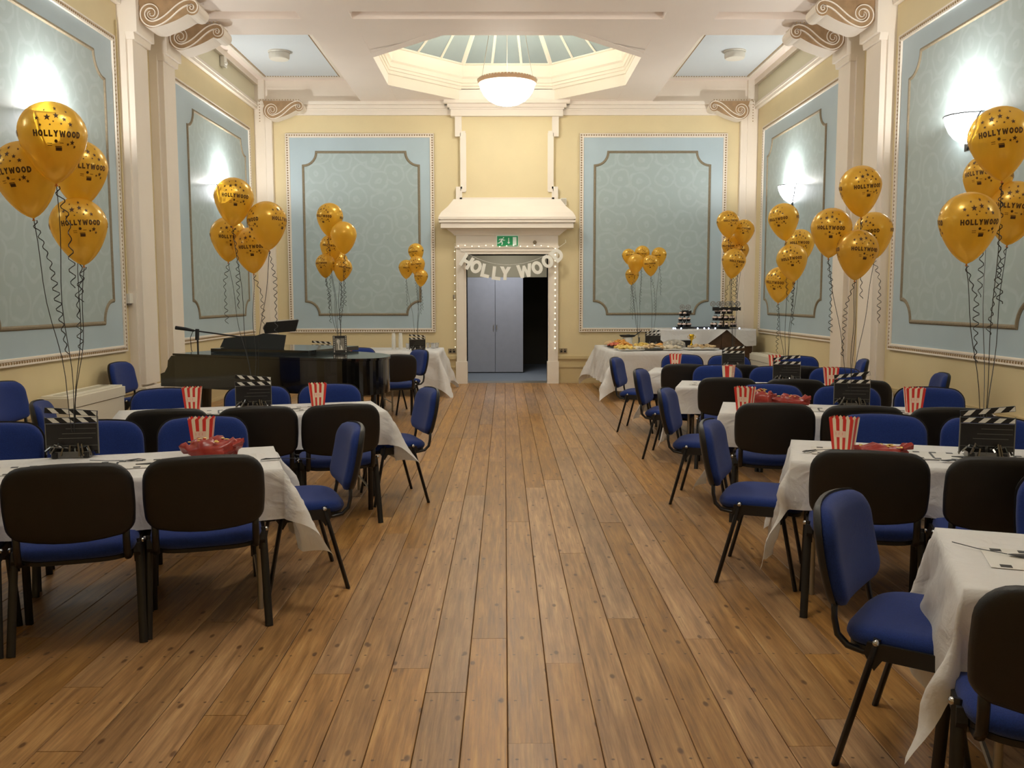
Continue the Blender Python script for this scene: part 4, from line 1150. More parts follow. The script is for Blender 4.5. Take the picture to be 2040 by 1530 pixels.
# red snack bags
def snack_bag(x, y, rz, sx, sy, sz, label, seed, tip=0):
    m = MB(); n, k = 30, 14
    def f(u, v_):
        a = 2*PI*u; ph = PI*v_
        rx = math.sin(ph)
        p = Vector((sx*abs(math.cos(a))**.7*(1 if math.cos(a) > 0 else -1)*rx, sy*math.sin(a)*rx, -math.cos(ph)*sz))
        nn = noise.noise(Vector((p.x*14+seed, p.y*14, p.z*22)))*.045+noise.noise(Vector((p.x*34+seed, p.y*34, p.z*34)))*.022
        p *= 1+nn/max(.05, p.length); 
        if abs(p.x) > sx*.8: p.z += .02*math.sin(p.y*60+seed)+ .012
        p.z = max(p.z, -sz+.004)
        return p
    m.grid(f, n, k)
    t = thing('snack_bag', label, 'snack bag', (x, y, TZ+.010+sz), R(rz), 'red foil snack bags')
    o = m.build('foil_packet', BAG, t, True)
    m = MB(); rr = random.Random(seed)
    for i in range(16):
        a = rr.uniform(-.8, .8)*sx; b = rr.uniform(-.7, .7)*sy; hh = sz*math.sqrt(max(.05, 1-(a/sx)**2*.8-(b/sy)**2))
        m.ball((a, b, hh*1.06), .010, 6, 4, sz=.3)
    m.build('printed_crisps', FOODS[1], o)
    m = MB(); m.grid(lambda u, v_: (sx*.8+.05*u, sy*(.9-.2*u)*(2*v_-1), .02+.015*math.sin(v_*24+u)+.01*u), 4, 20); m.build('torn_edge', BAG, o, True)
snack_bag(-1.60, 4.80, 12, .15, .10, .052, 'crumpled red snack bag with yellow specks on the near left table', 3)
snack_bag(2.05, 7.00, -40, .07, .05, .07, 'small red snack bag leaning beside the popcorn box on the third right table', 9)
snack_bag(2.27, 7.02, -14, .14, .07, .045, 'flat pink-red snack bag lying on the third right table', 12)
snack_bag(2.06, 4.80, -16, .14, .07, .030, 'flat red snack bag lying on the second right table behind a chair back', 17)
# ribbon scraps and a spoon-like wedge on the near tables
def scrap(x, y, rz, label):
    t = thing('film_scrap', label, 'table decoration', (x, y, TZ+.012), R(rz), 'black film decorations lying on the cloths')
    m = MB(); m.prism([(-.05, -.01), (-.01, -.016), (.03, -.008), (.055, -.014), (.06, .008), (.02, .012), (-.04, .010)], lambda a, b, d: (a, b, d+.004*math.sin(a*70)+.004), 0, .0015); m.build('curl', INK, t)
    MB().tube([(-.05, 0, .004), (-.14, .03, .003), (-.22, .08, .003)], .0016, 4).build('tail', INK, t)
scrap(-1.98, 4.70, 20, 'black film scrap on the cloth between clapperboard and snack bag')
scrap(-1.25, 4.72, 200, 'black thread-tailed scrap at the aisle corner of the near left table')
scrap(1.72, 2.86, -30, 'black scrap with thread on the nearest right table corner')
scrap(2.34, 4.60, 0, 'black film scrap left of the large clapperboard')
scrap(1.72, 4.92, -150, 'thread-tailed scrap at the aisle end of the second right table')

# ================================================================== BALLOONS
def bprof(th):
    # unit-diameter balloon; th 0 top .. PI bottom
    r = .5*math.sin(th); z = .5*math.cos(th)
    if th > PI/2:
        k = (th-PI/2)/(PI/2)
        z = -.5*math.sin(k*PI/2)*(1+.52*k**1.5); r = .5*(math.cos(k*PI/2)**.9*(1-.05*math.sin(k*PI)))
    return r, z
def bsurf(lon, zz):
    # invert profile for printing
    lo, hi = 0.0, PI
    for _ in range(24):
        mid = (lo+hi)/2
        if bprof(mid)[1] > zz: lo = mid
        else: hi = mid
    r = bprof(lo)[0]; return (r*1.009*math.sin(lon), -r*1.009*math.cos(lon), zz)
def balloon_meshes():
    m = MB(); n = 28; k = 20
    m.lathe([(max(bprof(PI*j/k)[0], .0006), bprof(PI*j/k)[1]) for j in range(k+1)][::-1], (0, 0, 0), n)
    skin = m.build('balloon_skin', GOLD, None, True); zb = bprof(PI)[1]
    m = MB(); m.lathe([(.001, .012), (.018, .0), (.012, -.012), (.030, -.030), (.026, -.034), (.001, -.03)], (0, 0, zb), 10); knot = m.build('knot', KNOT, None, True)
    # printed lettering wrapped round the balloon
    pm_ = MB()
    def wrap(pts2, faces, lon0, z0):
        pm_.add([bsurf(lon0+x/.5, z0+y) for x, y in pts2], faces)
    tv = []; tf = []; xx = 0; word = 'HOLLYWOOD'; SZ = .098
    tot = sum(glyph(c)[0]+.16 for c in word)-.16
    for c in word:
        wd, polys = glyph(c, .27)
        for P in polys:
            tf.append(tuple(range(len(tv), len(tv)+len(P)))); tv += [((x+xx-tot/2)*SZ*.82, y*SZ) for x, y in P]
        xx += wd+.16
    def star(cx, cy, r):
        p = []
        for i in range(10):
            rr = r if i % 2 == 0 else r*.42; a = PI/2+i*PI/5; p.append((cx+rr*math.cos(a), cy+rr*math.sin(a)))
        return p
    rs = random.Random(11)
    for rep in range(3):
        lo = R(120*rep)
        wrap(tv, tf, lo, -.02)
        for (a, b, r) in ((-.14, .22, .045), (.0, .25, .04), (.12, .20, .03), (.20, .13, .032), (-.24, .10, .022), (.06, .13, .018), (-.10, .11, .016), (.22, -.14, .035), (.15, -.17, .022), (.27, -.20, .025), (-.05, .16, .014), (-.3, .2, .03), (.0, .36, .03), (-.2, .33, .02), (.2, .32, .02)):
            wrap(star(a, 0, r), [tuple(range(10))], lo, b)
            pm_.v[-10:] = [bsurf(lo+x/.5, b+y) for x, y in star(a, 0, r*1.3)]
        # small clapper icon, reel, bar
        def rect(a, b, w_, h_): wrap([(a, 0), (a+w_, 0), (a+w_, h_), (a, h_)], [(0, 1, 2, 3)], lo, b)
        rect(-.04, -.27, .10, .05); rect(-.045, -.215, .10, .014); rect(-.16, -.17, .07, .010); rect(-.16, -.20, .07, .008); rect(.02, -.16, .06, .010)
        wrap([(-.03+.025*math.cos(2*PI*i/10), .025*math.sin(2*PI*i/10)) for i in range(10)], [tuple(range(10))], lo, -.13)
    pr = pm_.build('printed_lettering', PRINT, None)
    res = (skin.data, knot.data, pr.data)
    for o in (skin, knot, pr): bpy.data.objects.remove(o)
    return res
SKIN, KNOTM, PRINTM = balloon_meshes()
def curl_path(x, y, z, seed):
    rr = random.Random(seed)
def balloon(x, y, z, d, anchor, label, group, lon=0, printed=True, seed=0, curl=True):
    # local units are metres; mesh children scaled by the diameter
    t = thing('gold_balloon', label, 'balloon', (x, y, z), 0, group)
    for me, nm in ((SKIN, 'balloon_skin'), (KNOTM, 'knot'))+(((PRINTM, 'printed_lettering'),) if printed else ()):
        o = bpy.data.objects.new(nm, me); COL.objects.link(o); o.parent = t; o.scale = (d, d, d)
        o.rotation_euler.z = R(lon)
        if nm == 'printed_lettering': o['kind'] = 'stuff'
    t.rotation_euler = (R((seed*37 % 13)-6), R((seed*53 % 15)-7), 0)
    rr = random.Random(seed)
    zb = -.76*d-.01
    inv = t.rotation_euler.to_matrix().inverted()
    A = inv @ (Vector(anchor)-Vector((x, y, z)))
    P0 = Vector((0, 0, zb)); pts = []
    for i in range(13):
        u = i/12; p = P0.lerp(A, u); p += Vector((.012*math.sin(u*9+seed), .012*math.cos(u*7+seed), 0))*math.sin(PI*u); pts.append(p)
    m = MB(); m.tube(pts, .0022, 4)
    if curl:
        ln = rr.uniform(.25, .5); side = Vector((rr.uniform(-.06, .06), rr.uniform(-.02, .02), 0)); c = []
        nt_ = int(ln/.035)
        for i in range(nt_*6+1):
            u = i/(nt_*6); p = P0+Vector((0, 0, -ln*u))+side*min(1, u*3)+(A-P0)*(.15*u)
            am = .016*(.4+.6*math.sin(u*PI*1.5+seed)**2)
            a = i*2*PI/6; p += Vector((am*math.cos(a), am*math.sin(a), 0)); c.append(p)
        m.tube(c, .0026, 4)
    m.build('ribbon', RIBBON, t)
zt = TZ+.04
CL = [
 ('balloons tied to the near left clapperboard', (-2.37, 4.87, zt+.02), 'on the near left cluster', [(-2.152, 4.35, 2.387, .305, 'top'), (-2.332, 4.425, 2.221, .295, 'left'), (-2.337, 5.0, 2.329, .294, 'rear right'), (-2.342, 4.973, 2.013, .295, 'lowest')]),
 ('balloons tied to the second left clapperboard', (-1.97, 6.98, zt+.02), 'on the second left cluster', [(-2.052, 6.87, 2.376, .295, 'top'), (-1.806, 6.87, 2.199, .295, 'right'), (-2.234, 7.3, 2.124, .289, 'rear left'), (-2.041, 7.252, 2.033, .295, 'lowest')]),
 ('balloons tied to the photo frame on the piano', (-1.80, 9.74, 1.06), 'above the piano', [(-1.923, 9.95, 2.516, .292, 'top'), (-1.739, 9.75, 2.302, .281, 'plain unprinted'), (-1.941, 10.1, 2.203, .253, 'middle left'), (-1.984, 9.95, 2.0, .214, 'lowest left'), (-1.791, 9.95, 1.955, .208, 'lowest right'), (-1.883, 10.2, 2.038, .214, 'hindmost middle')]),
 ('balloons tied to the drinks table clapperboard', (-1.47, 15.03, zt+.02), 'above the drinks table', [(-1.505, 15.3, 2.422, .267, 'top'), (-1.662, 15.2, 2.143, .258, 'left'), (-1.473, 15.1, 2.193, .276, 'middle'), (-1.399, 15.05, 1.99, .233, 'lowest')]),
 ('balloons above the buffet', (2.32, 15.3, .84), 'above the buffet', [(2.132, 15.35, 2.349, .224, 'leftmost'), (2.38, 15.45, 2.391, .258, 'top middle'), (2.654, 15.35, 2.357, .258, 'rightmost'), (2.219, 15.1, 2.222, .276, 'plain unprinted'), (2.451, 15.0, 2.196, .284, 'front right'), (2.196, 15.35, 2.018, .233, 'lowest')]),
 ('balloons tied to the farthest right clapperboard', (2.83, 10.98, zt+.02), 'of the cluster beside the end wall panel', [(2.802, 11.25, 2.565, .276, 'top left'), (3.033, 11.35, 2.47, .264, 'top right'), (2.923, 11.5, 2.288, .256, 'middle'), (2.851, 11.1, 2.074, .295, 'lowest'), (3.007, 11.45, 2.225, .241, 'middle right')]),
 ('balloons tied to the fourth right clapperboard', (2.90, 9.11, zt+.02), 'of the cluster below the far right sconce', [(2.754, 8.85, 2.391, .295, 'top'), (3.077, 9.324, 2.175, .295, 'right'), (2.815, 8.75, 1.988, .295, 'middle'), (2.814, 9.103, 1.779, .295, 'lowest')]),
 ('balloons tied to the third right clapperboard', (2.76, 7.03, zt+.02), 'of the cluster before the right pilasters', [(2.612, 6.6, 2.421, .298, 'top'), (2.463, 6.75, 2.131, .298, 'left'), (2.908, 7.056, 2.132, .295, 'right'), (2.587, 6.55, 1.956, .295, 'lowest')]),
 ('balloons tied to the second right clapperboard', (2.60, 4.75, zt+.02), 'of the big cluster at the right picture edge', [(2.552, 4.65, 2.43, .302, 'top'), (2.849, 5.3, 2.314, .269, 'rear'), (2.418, 4.662, 2.003, .295, 'lower left'), (2.968, 5.222, 2.131, .295, 'lower right')]),
]
sd = 1
LON = {1: 8, 2: -30, 3: 20, 4: 5, 5: 5, 6: 55, 7: 10, 8: 0, 31: 0}
for grp, anc, where, bl in CL:
    for (x, y, z, d, pos) in bl:
        pl_ = 'plain' not in pos
        az = math.degrees(math.atan2(-x, y))
        lon = az*1.0+LON.get(sd, (sd*47 % 70)-35)
        a2 = anc
        if grp == 'balloons above the buffet' and x > 2.4: a2 = (2.60, 15.58, .82)
        balloon(x, y, z, d, a2, '%s gold %sballoon %s' % (pos, '' if not pl_ else 'HOLLYWOOD-printed ', where), grp, lon, pl_, sd)
        sd += 1
# balloon weight on the buffet, filmstrip photo frame on the piano
t = thing('balloon_weight', 'dark pointed foil balloon weight on the buffet table', 'balloon weight', (2.32, 15.3, .775))
MB().lathe([(.06, 0), (.05, .02), (.02, .06), (.012, .14), (.02, .17), (.001, .18)], (0, 0, 0), 12).build('foil_cone', FOIL, t, True)
MB().lathe([(.075, 0), (.075, .008), (.001, .009)], (0, 0, 0), 12).build('base_disc', INK, t)
t = thing('photo_frame', 'black film-strip photo frame standing on the piano tail', 'photo frame', (-1.80, 9.74, 1.018), R(16))
fr_ = MB()
for (a, b, c, d_) in ((-.075, -.05, 0, .19), (.05, .075, 0, .19), (-.05, .05, 0, .03), (-.05, .05, .165, .19)): fr_.box(a, b, -.006, .006, c, d_)
fo = fr_.build('frame', INK, t); fo.rotation_euler.x = R(-8)
m = MB()
for i in range(9):
    for s_ in (-1, 1): m.box(s_*.0625-.005, s_*.0625+.005, -.008, -.006, .01+i*.02, .02+i*.02)
m.build('film_holes', CARDW, fo)
MB().box(-.05, .05, -.001, .001, .03, .165).build('picture', mat('picture_grey', (120, 115, 104), .4, noise_scale=14, rgb2=(150, 146, 135)), fo)
MB().prism([(-.02, .035), (.03, .035), (.02, .07), (.0, .10), (.005, .14), (-.02, .155), (-.035, .13), (-.02, .09)], lambda a, b, d: (a, -.0015-d, b), 0, .001).build('pale_figure', CARDW, fo)
MB().box(-.02, .02, 0, .07, 0, .004).build('strut', INK, t)

# ================================================================== PIANO
def piano():
    t = thing('grand_piano', 'black lacquered grand piano with closed lid along the left wall', 'piano', (0, 0, 0))
    ctrl = [(-3.66, 9.86), (-2.9, 9.45), (-2.2, 9.12), (-1.75, 8.95), (-1.5, 8.9), (-1.33, 8.96), (-1.23, 9.12), (-1.21, 9.35), (-1.28, 9.62), (-1.45, 9.9), (-1.75, 10.2), (-2.1, 10.55), (-2.4, 10.9), (-2.75, 11.12), (-3.05, 11.22)]
    # smooth the outline
    def cr(P, n=5):
        out = []
        for i in range(len(P)-1):
            p0, p1, p2, p3 = Vector(P[max(i-1, 0)]), Vector(P[i]), Vector(P[i+1]), Vector(P[min(i+2, len(P)-1)])
            for k in range(n):
                s_ = k/n
                out.append(tuple(.5*((2*p1)+(-p0+p2)*s_+(2*p0-5*p1+4*p2-p3)*s_*s_+(-p0+3*p1-3*p2+p3)*s_**3)))
        out.append(tuple(P[-1])); return out
    C_ = cr(ctrl)
    F3 = lambda a, b, d: (a, b, d)
    MB().prism(C_, F3, .64, .985).build('rim', PIANO, t)
    C0 = Vector((-2.3, 10.0))
    big = [tuple(C0+(Vector(p)-C0)*1.012) for p in C_]
    MB().prism(big, F3, .988, 1.012).build('lid', PIANO, t)
    # folded front lid board lying across the top
    def along(u, v_): # u along the spine from the keyboard, v across
        a = Vector((-3.66, 9.86)); d_ = Vector((2.43, -.96)).normalized(); n_ = Vector((-d_.y, d_.x)); return a+d_*u+n_*v_
    def slab(nm, u0, u1, v0, v1, z0, z1, mm):
        P = [tuple(along(u0, v0)), tuple(along(u1, v0)), tuple(along(u1, v1)), tuple(along(u0, v1))]
        return MB().prism(P, F3, z0, z1).build(nm, mm, t)
    slab('folded_lid', .32, 1.60, .22, 1.25, 1.013, 1.06, PIANO)
    # keyboard end
    slab('key_bed', -.16, .12, .06, 1.42, .64, .74, PIANO)
    m = MB()
    for v0 in (.0, 1.40):
        P = [(-.20, .64), (.10, .64), (.10, .985), (-.04, .985), (-.09, .93), (-.10, .86), (-.14, .80), (-.20, .78)]
        def F4(a, b, d, v0=v0): q = along(a, v0+d); return (q.x, q.y, b)
        MB().prism(P, F4, 0, .07).build('cheek', PIANO, t)
    kb = slab('white_keys', -.13, .02, .10, 1.38, .74, .755, KEYW)
    m = MB()
    for i in range(36):
        if i % 7 in (2, 6): continue
        v0 = .13+i*.034
        P = [tuple(along(-.08, v0)), tuple(along(.02, v0)), tuple(along(.02, v0+.014)), tuple(along(-.08, v0+.014))]; m.prism(P, F3, .755, .768)
    m.build('black_keys', INK, kb)
    slab('fallboard', .02, .06, .08, 1.40, .74, .95, PIANO)
    # music desk, leaning
    P = [tuple(along(.50, .35)), tuple(along(.50, 1.15))]
    m = MB(); q0, q1 = along(.62, .3), along(.98, 1.05)
    d_ = Vector((q1.x-q0.x, q1.y-q0.y))
    def F5(a, b, d): q = along(.30+a*.80, .45+d+b*.25); return (q.x, q.y, 1.06+b)
    m.prism([(-.05, 0), (1.02, 0), (1.03, .15), (.66, .165), (.55, .14), (.3, .13), (.0, .10)], F5, 0, .02); m.build('music_desk', PIANO2, t)
    legs = [along(.25, .18), along(.25, 1.22), along(2.0, .30)]
    for q in legs:
        MB().lathe([(.030, 0), (.055, .02), (.045, .06), (.05, .10), (.075, .55), (.08, .64)], (q.x, q.y, 0), 12).build('leg', PIANO, t, True)
    q = along(.35, .7); m = MB()
    m.box(q.x-.12, q.x+.12, q.y-.06, q.y+.06, .08, .14)
    for s_ in (-1, 1): m.tube([(q.x+s_*.08, q.y, .12), (q.x+s_*.05, q.y, .64)], .012, 6)
    m.build('pedal_lyre', PIANO, t)
    q = along(.93, .68)
    b_ = thing('music_book', 'open black music folder with a white page edge on the piano desk', 'folder', (q.x-.02, q.y-.02, 1.215), R(-12))
    MB().prism([(-.17, 0), (.20, .03), (.24, .16), (-.15, .13), (-.19, .06)], lambda a, b, d: (a, d, b), 0, .02).build('cover', INK, b_)
    MB().prism([(-.05, .13), (.20, .15), (.23, .162), (-.05, .145)], lambda a, b, d: (a, d-.003, b+.008), 0, .03).build('pages', PAPER, b_)
piano()
# microphone on a boom stand behind the piano keyboard
t = thing('microphone_stand', 'black boom microphone stand leaning over the piano keyboard', 'microphone stand', (-3.70, 10.75, 0))
MB().tube([(0, 0, .03), (0, 0, 1.20)], .011, 8).build('pole', DRAB, t)
for k in range(3):
    a = R(30+120*k); MB().tube([(0, 0, .18), (.3*math.cos(a), .3*math.sin(a), .02)], .009, 6).build('leg', DRAB, t)
MB().tube([(-.24, 0, 1.265), (.05, 0, 1.22), (.70, 0, 1.13)], .009, 8).build('boom_arm', DRAB, t)
MB().tube([(0, -.02, 1.12), (0, 0, 1.25)], .024, 8).build('clutch', DRAB, t)
MB().tube([(-.26, 0, 1.268), (-.14, 0, 1.252), (-.04, 0, 1.232)], .02, 10, radii=[.023, .021, .014]).build('microphone', DRAB, t, True)
MB().tube([(-.05, 0, 1.23), (-.09, .01, 1.15), (-.08, 0, 1.0), (-.04, 0, .9)], .004, 5).build('cable', DRAB, t)

# ================================================================== HEATERS
def heater(x0, y0, y1, sg, h, label, d=.42):
    t = thing('storage_heater', label, 'heater', (x0, (y0+y1)/2, 0))
    L_ = (y1-y0)/2; a, b = sorted((0, sg*d))
    MB().box(a, b, -L_, L_, .04, h-.13).build('case', HEATER, t)
    m = MB(); a2, b2 = sorted((0, sg*(d+.012)))
    m.box(a2, b2, -L_-.01, L_+.01, h-.122, h-.02); m.box(a2+.02, b2-.02, -L_+.02, L_-.02, h-.02, h); 
    top = m.build('top_cover', HEATER, t)
    a3, b3 = sorted((sg*.10, sg*(d-.10)))
    MB().box(a3, b3, -L_+.10, L_-.10, h-.0, h+.004).build('air_grille', mat('grille_beige', (196, 188, 165), .5), top)
    MB().box(*sorted((sg*.12, sg*.17)), L_-.16, L_-.09, h, h+.008).build('control_flap', mat('flap_grey', (150, 142, 125), .5), top)
    MB().box(a, b, -L_+.02, L_-.02, 0, .04).build('plinth', mat('plinth_dark', (90, 82, 70), .6), t)
heater(XL+.06, 8.68, 9.95, 1, .66, 'cream storage heater along the left wall behind the near tables', .30)
heater(XR-.06, 14.0, 15.7, -1, .66, 'cream storage heater under the far right wall panel', .32)

# ================================================================== DRINKS, BUFFET, CAKES
for i, (x, lb) in enumerate(((-1.93, 'left tall stack of white plastic cups on the drinks table'), (-1.81, 'right tall stack of white plastic cups on the drinks table'))):
    t = thing('cup_stack', lb, 'cup stack', (x, 15.5, TZ+.008), 0, 'stacks of cups on the drinks table')
    for k in range(9):
        m = MB(); m.lathe([(.038, 0), (.037, .004), (.027, .10), (.0268, .104), (.001, .104)], (0, 0, k*.022), 16); m.build('cup', CUPW, t, True, auto=50)
gp = None
for i, (x, y) in enumerate(((-1.66, 15.75), (-1.58, 15.82), (-1.50, 15.78), (-1.36, 15.8), (-1.28, 15.75), (-1.20, 15.82), (-1.70, 15.6), (-1.24, 15.6))):
    lb = 'clear plastic tumbler %s on the drinks table' % ['just right of the cup stacks', 'second right of the cup stacks', 'just left of the clapperboard', 'just right of the clapperboard', 'second right of the clapperboard', 'rightmost at the back', 'in front, beside the cup stacks', 'in front at the right'][i]
    if gp is None:
        gp = thing('plastic_tumbler', lb, 'cup', (x, y, TZ+.009), 0, 'clear tumblers on the drinks table')
        MB().lathe([(.001, .002), (.024, 0), (.034, .09), (.035, .092), (.033, .09), (.023, .004), (.001, .004)], (0, 0, 0), 16).build('cup_wall', CLEARP, gp, True)
    else: dup(gp, (x, y, TZ+.009), None, lb)
BZ = .778
def platter(x, y, rx, ry, fm, hh, lb, n=40, tray=CARDW, chunk=.03, seed=1, dome=False):
    t = thing('food_platter', lb, 'food platter', (x, y, BZ), 0, 'food on the buffet table')
    MB().lathe([(.6, .004), (.9, .004), (1.0, .018), (.99, .022), (.9, .009), (.001, .009)], (0, 0, 0), 28, sx=rx, sy=ry).build('dish', tray, t, True)
    m = MB(); rr = random.Random(seed)
    for i in range(n):
        a = rr.uniform(0, 2*PI); r = math.sqrt(rr.random())*.82; h = hh*(1-r*r)
        m.ball((r*rx*math.cos(a), r*ry*math.sin(a), .012+h*rr.uniform(.5, 1)+chunk*.3), chunk*rr.uniform(.7, 1.2), 7, 4, sz=.6)
    stuff(m.build('food_pile', fm, t, True))
    if dome: MB().lathe([(.98, .02), (.9, hh*1.1+.03), (.5, hh*1.5+.04), (.001, hh*1.6+.045)], (0, 0, 0), 28, sx=rx, sy=ry).build('clear_lid', CLEARP, t, True)
platter(1.95, 14.55, .16, .14, FOODS[1], .05, 'bowl of yellow pastries at the aisle corner of the buffet', seed=2)
platter(2.42, 14.45, .24, .17, FOODS[2], .08, 'silver tray of sandwiches at the middle front of the buffet', seed=3, tray=FOIL)
platter(1.88, 15.2, .13, .13, FOODS[3], .06, 'dish of orange-red snacks at the left of the buffet', seed=4, tray=INK)
platter(2.02, 14.95, .15, .13, FOODS[0], .08, 'bowl of golden crisps behind the pastries', seed=5)
platter(2.05, 15.75, .15, .13, FOODS[0], .09, 'bowl of orange crisps beside the dark pan at the back of the buffet', seed=6)
platter(2.82, 14.75, .20, .15, FOODS[4], .07, 'clear-lidded tray of white sandwiches on the buffet', seed=7, dome=True)
platter(3.22, 14.50, .30, .16, FOODS[2], .07, 'oval tray of beige sandwiches at the wall end of the buffet', seed=8)
platter(2.15, 14.30, .12, .10, FOODS[4], .04, 'plate of white bread at the front edge of the buffet', seed=9)
platter(2.62, 14.95, .12, .12, FOODS[0], .05, 'small bowl of crisps before the buffet clapperboard', seed=10)
platter(1.86, 15.6, .12, .12, FOODS[2], .06, 'plate of pastries at the back left of the buffet', seed=21, tray=CARDW)
platter(2.32, 14.95, .17, .14, FOODS[1], .07, 'heaped yellow snack plate in the middle of the buffet', seed=22)
platter(1.98, 14.28, .16, .12, FOODS[1], .05, 'plate of yellow bites on the front left corner of the buffet', seed=23)
platter(2.72, 14.38, .18, .13, FOODS[4], .06, 'plate of white sandwiches at the front centre of the buffet', seed=24)
platter(2.95, 15.15, .14, .12, FOODS[2], .07, 'plate of beige rolls before the black serving box', seed=25)
t = thing('frying_pan', 'dark shallow pan with raised handle at the back of the buffet', 'pan', (2.20, 15.85, .93))
MB().lathe([(.001, 0), (.11, 0), (.14, .035), (.135, .035), (.11, .008), (.001, .008)], (0, 0, 0), 22, sx=1.1, sy=.8).build('pan_body', INK, t, True)
MB().tube([(.14, 0, .03), (.24, 0, .11)], .010, 6).build('pan_handle', INK, t)
t2 = MB().lathe([(.09, 0), (.08, .06), (.09, .145), (.001, .15)], (0, 0, 0), 16).build('serving_riser', CUPW, None, True, (2.20, 15.85, BZ)); tag(t2, 'small white riser under the dark pan on the buffet', 'riser')
for x, y, lb in ((2.23, 16.0, 'clear stemmed glass holder left on the buffet back edge'), (2.55, 15.9, 'taller clear stemmed glass holder beside the buffet clapperboard')):
    t = thing('glass_candlestick', lb, 'candlestick', (x, y, BZ), 0, 'clear stemmed glasses on the buffet')
    MB().lathe([(.001, 0), (.045, .0), (.045, .006), (.010, .02), (.012, .06), (.008, .12), (.03, .14), (.035, .19), (.032, .19), (.026, .145), (.001, .14)], (0, 0, 0), 16).build('glass_body', CLEARP, t, True)
    MB().lathe([(.001, .145), (.016, .145), (.016, .165), (.001, .168)], (0, 0, 0), 10).build('candle', FOODS[1], t)
t = thing('gold_trophy', 'small golden trophy cup on the buffet before the cake cabinet', 'trophy', (3.16, 14.98, BZ))
MB().box(-.035, .035, -.035, .035, 0, .05).build('trophy_base', INK, t)
MB().lathe([(.03, .05), (.012, .08), (.010, .12), (.03, .15), (.04, .20), (.043, .23), (.038, .23), (.03, .17), (.001, .15)], (0, 0, 0), 16).build('cup', GOLDM, t, True)
for s_ in (-1, 1): MB().tube([(s_*.040, 0, .21), (s_*.065, 0, .20), (s_*.06, 0, .17), (s_*.032, 0, .155)], .005, 6).build('cup_handle', GOLDM, t)
t = thing('black_serving_box', 'black box of wrapped food behind the buffet trophy', 'serving box', (3.05, 15.35, BZ))
MB().box(-.17, .17, -.11, .11, 0, .10).build('box_body', INK, t); MB().box(-.175, .175, -.115, .115, .10, .112).build('box_rim', INK, t)
# cake stands with film-themed cupcakes
CAKEZ = 1.058
def stand(x, y, tiers, lb):
    t = thing('cake_stand', lb, 'cake stand', (x, y, CAKEZ), 0)
    for r, z in tiers:
        MB().lathe([(.001, z-.004), (r, z-.004), (r, z+.004), (.001, z+.004)], (0, 0, 0), 24).build('tier', INK, t)
    MB().tube([(0, 0, 0), (0, 0, tiers[-1][1])], .012, 8).build('stem', CHOC, t)
    MB().lathe([(.07, 0), (.07, .012), (.001, .014)], (0, 0, 0), 20).build('stand_foot', INK, t)
    return t
def CLOCK(a):
    h = int(round((90-math.degrees(a))/30.0)) % 12
    return 'at %s o\'clock from above' % ['twelve', 'one', 'two', 'three', 'four', 'five', 'six', 'seven', 'eight', 'nine', 'ten', 'eleven'][h]
cupp = None
def cupcake(x, y, z, lb, grp, reel=False):
    global cupp
    if cupp is None:
        cupp = thing('cupcake', lb, 'cupcake', (x, y, z), 0, grp)
        MB().lathe([(.001, 0), (.026, 0), (.036, .038), (.001, .038)], (0, 0, 0), 12).build('paper_case', INK, cupp, True, auto=50)
        MB().lathe([(.036, .038), (.034, .052), (.02, .064), (.001, .070)], (0, 0, 0), 12).build('frosting', FROST, cupp, True)
        MB().lathe([(.012, .066), (.010, .078), (.001, .08)], (0, 0, 0), 8).build('topping', CHOC, cupp, True)
        return cupp
    return dup(cupp, (x, y, z), 0, lb, grp)
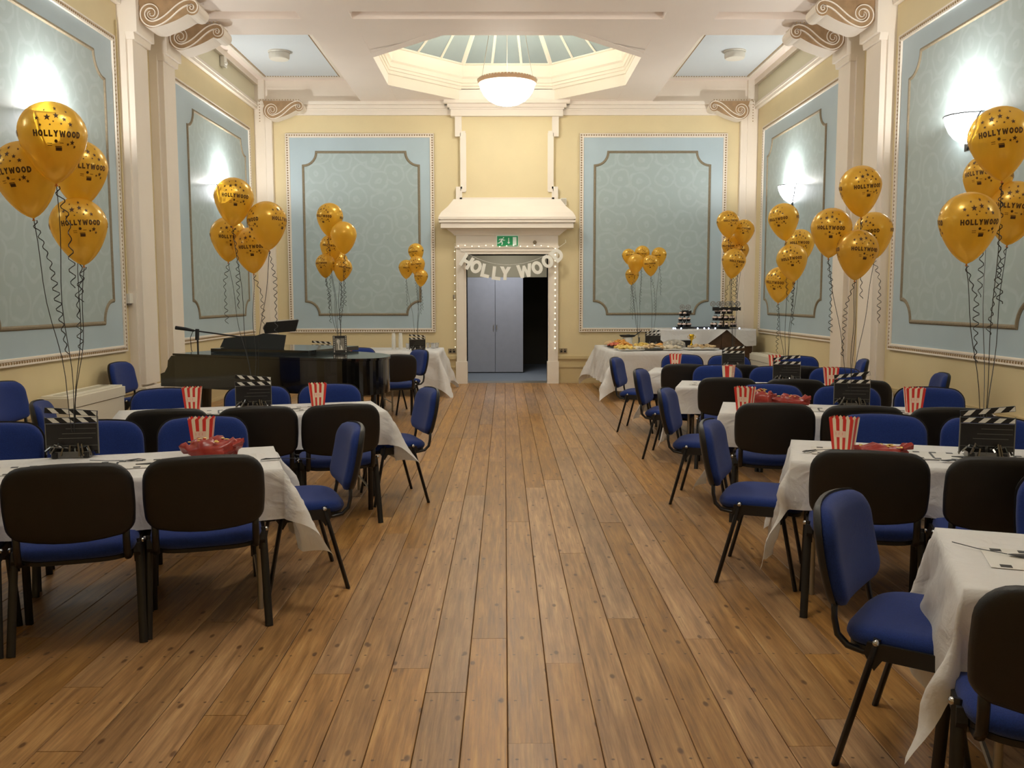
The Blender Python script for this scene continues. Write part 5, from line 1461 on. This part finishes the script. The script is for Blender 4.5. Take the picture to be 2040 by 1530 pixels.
def reel_topper(x, y, z, lb, rz=0):
    t = thing('reel_topper', lb, 'cake topper', (x, y, z), R(rz), 'film camera toppers on the cake stands'); t.scale = (1.5, 1.5, 1.5)
    MB().box(-.04, .04, -.012, .012, 0, .045).build('camera_body', INK, t)
    MB().prism([(.04, .012), (.075, 0), (.075, .045), (.04, .032)], lambda a, b, d: (a, d, b), -.01, .01).build('lens_hood', INK, t)
    for s_ in (-1, 1):
        m = MB(); cx, cz, r = s_*.036, .082, .034
        for k in range(12):
            a0, a1 = 2*PI*k/12, 2*PI*(k+1)/12
            m.add([(cx+q*math.cos(a), yy, cz+q*math.sin(a)) for yy in (-.005, .005) for q, a in ((r, a0), (r, a1), (r*.72, a1), (r*.72, a0))], [(0, 1, 2, 3), (7, 6, 5, 4), (0, 4, 5, 1), (2, 6, 7, 3)])
        for k in range(5):
            a = 2*PI*k/5; m.tube([(cx, 0, cz), (cx+r*.75*math.cos(a), 0, cz+r*.75*math.sin(a))], .004, 4)
        m.ball((cx, 0, cz), .008, 8, 5)
        m.build('film_reel', mat('reel_grey', (150, 148, 145), .5), t)
stand(3.30, 16.3, [(.125, .035), (.115, .135), (.10, .235)], 'small black three-tier cake stand left on the cake cabinet')
for lv, (r, n, z) in enumerate(((.095, 7, .041), (.085, 6, .141), (.07, 5, .241))):
    for k in range(n):
        a = 2*PI*k/n+lv*.4; cupcake(3.30+r*math.cos(a), 16.3+r*math.sin(a), CAKEZ+z, '%s-tier cupcake on the small left stand, %s' % (('bottom', 'middle', 'top')[lv], CLOCK(a)), 'cupcakes on the small cake stand')
reel_topper(3.30, 16.24, CAKEZ+.27, 'film camera topper with two reels crowning the small left cake stand')
stand(4.02, 16.3, [(.25, .035), (.21, .155), (.17, .275)], 'large black three-tier cake stand in the right corner')
for lv, (r, n, z) in enumerate(((.21, 12, .041), (.17, 10, .161), (.13, 8, .281))):
    for k in range(n):
        a = 2*PI*k/n+lv*.3; cupcake(4.02+r*math.cos(a), 16.3+r*math.sin(a), CAKEZ+z, '%s-tier cupcake on the large right stand, %s' % (('bottom', 'middle', 'top')[lv], CLOCK(a)), 'cupcakes on the large cake stand')
for i, dx in enumerate((-.17, 0.0, .17)):
    reel_topper(4.02+dx, 16.2+.03*(i % 2), CAKEZ+.33, '%s reel topper crowning the large right cake stand' % ('left', 'middle', 'right')[i])
    MB
m = MB(); rr = random.Random(4)
t = thing('led_lights', 'string of cool white LED lights along the cake cabinet front', 'fairy lights', (3.66, 16.12, CAKEZ+.002))
pts = [(-.62+i*.033, .02*math.sin(i*1.7), .008) for i in range(38)]
MB().tube(pts, .003, 4).build('wire', INK, t)
for x in (-.60, -.565, -.46, -.16, -.04, .04, .16, .60): 
    MB().ball((x, -.03, .012), .013, 8, 5).build('bulb', LED, t)
t = thing('film_garland', 'black film strip garland laid before the cake stands', 'garland', (3.66, 16.18, CAKEZ+.002))
MB().grid(lambda u, v_: (-.55+1.0*u, .03*math.sin(u*14), .004+.035*v_), 40, 1).build('film_strip', INK, t)
print('objects', len(bpy.data.objects))
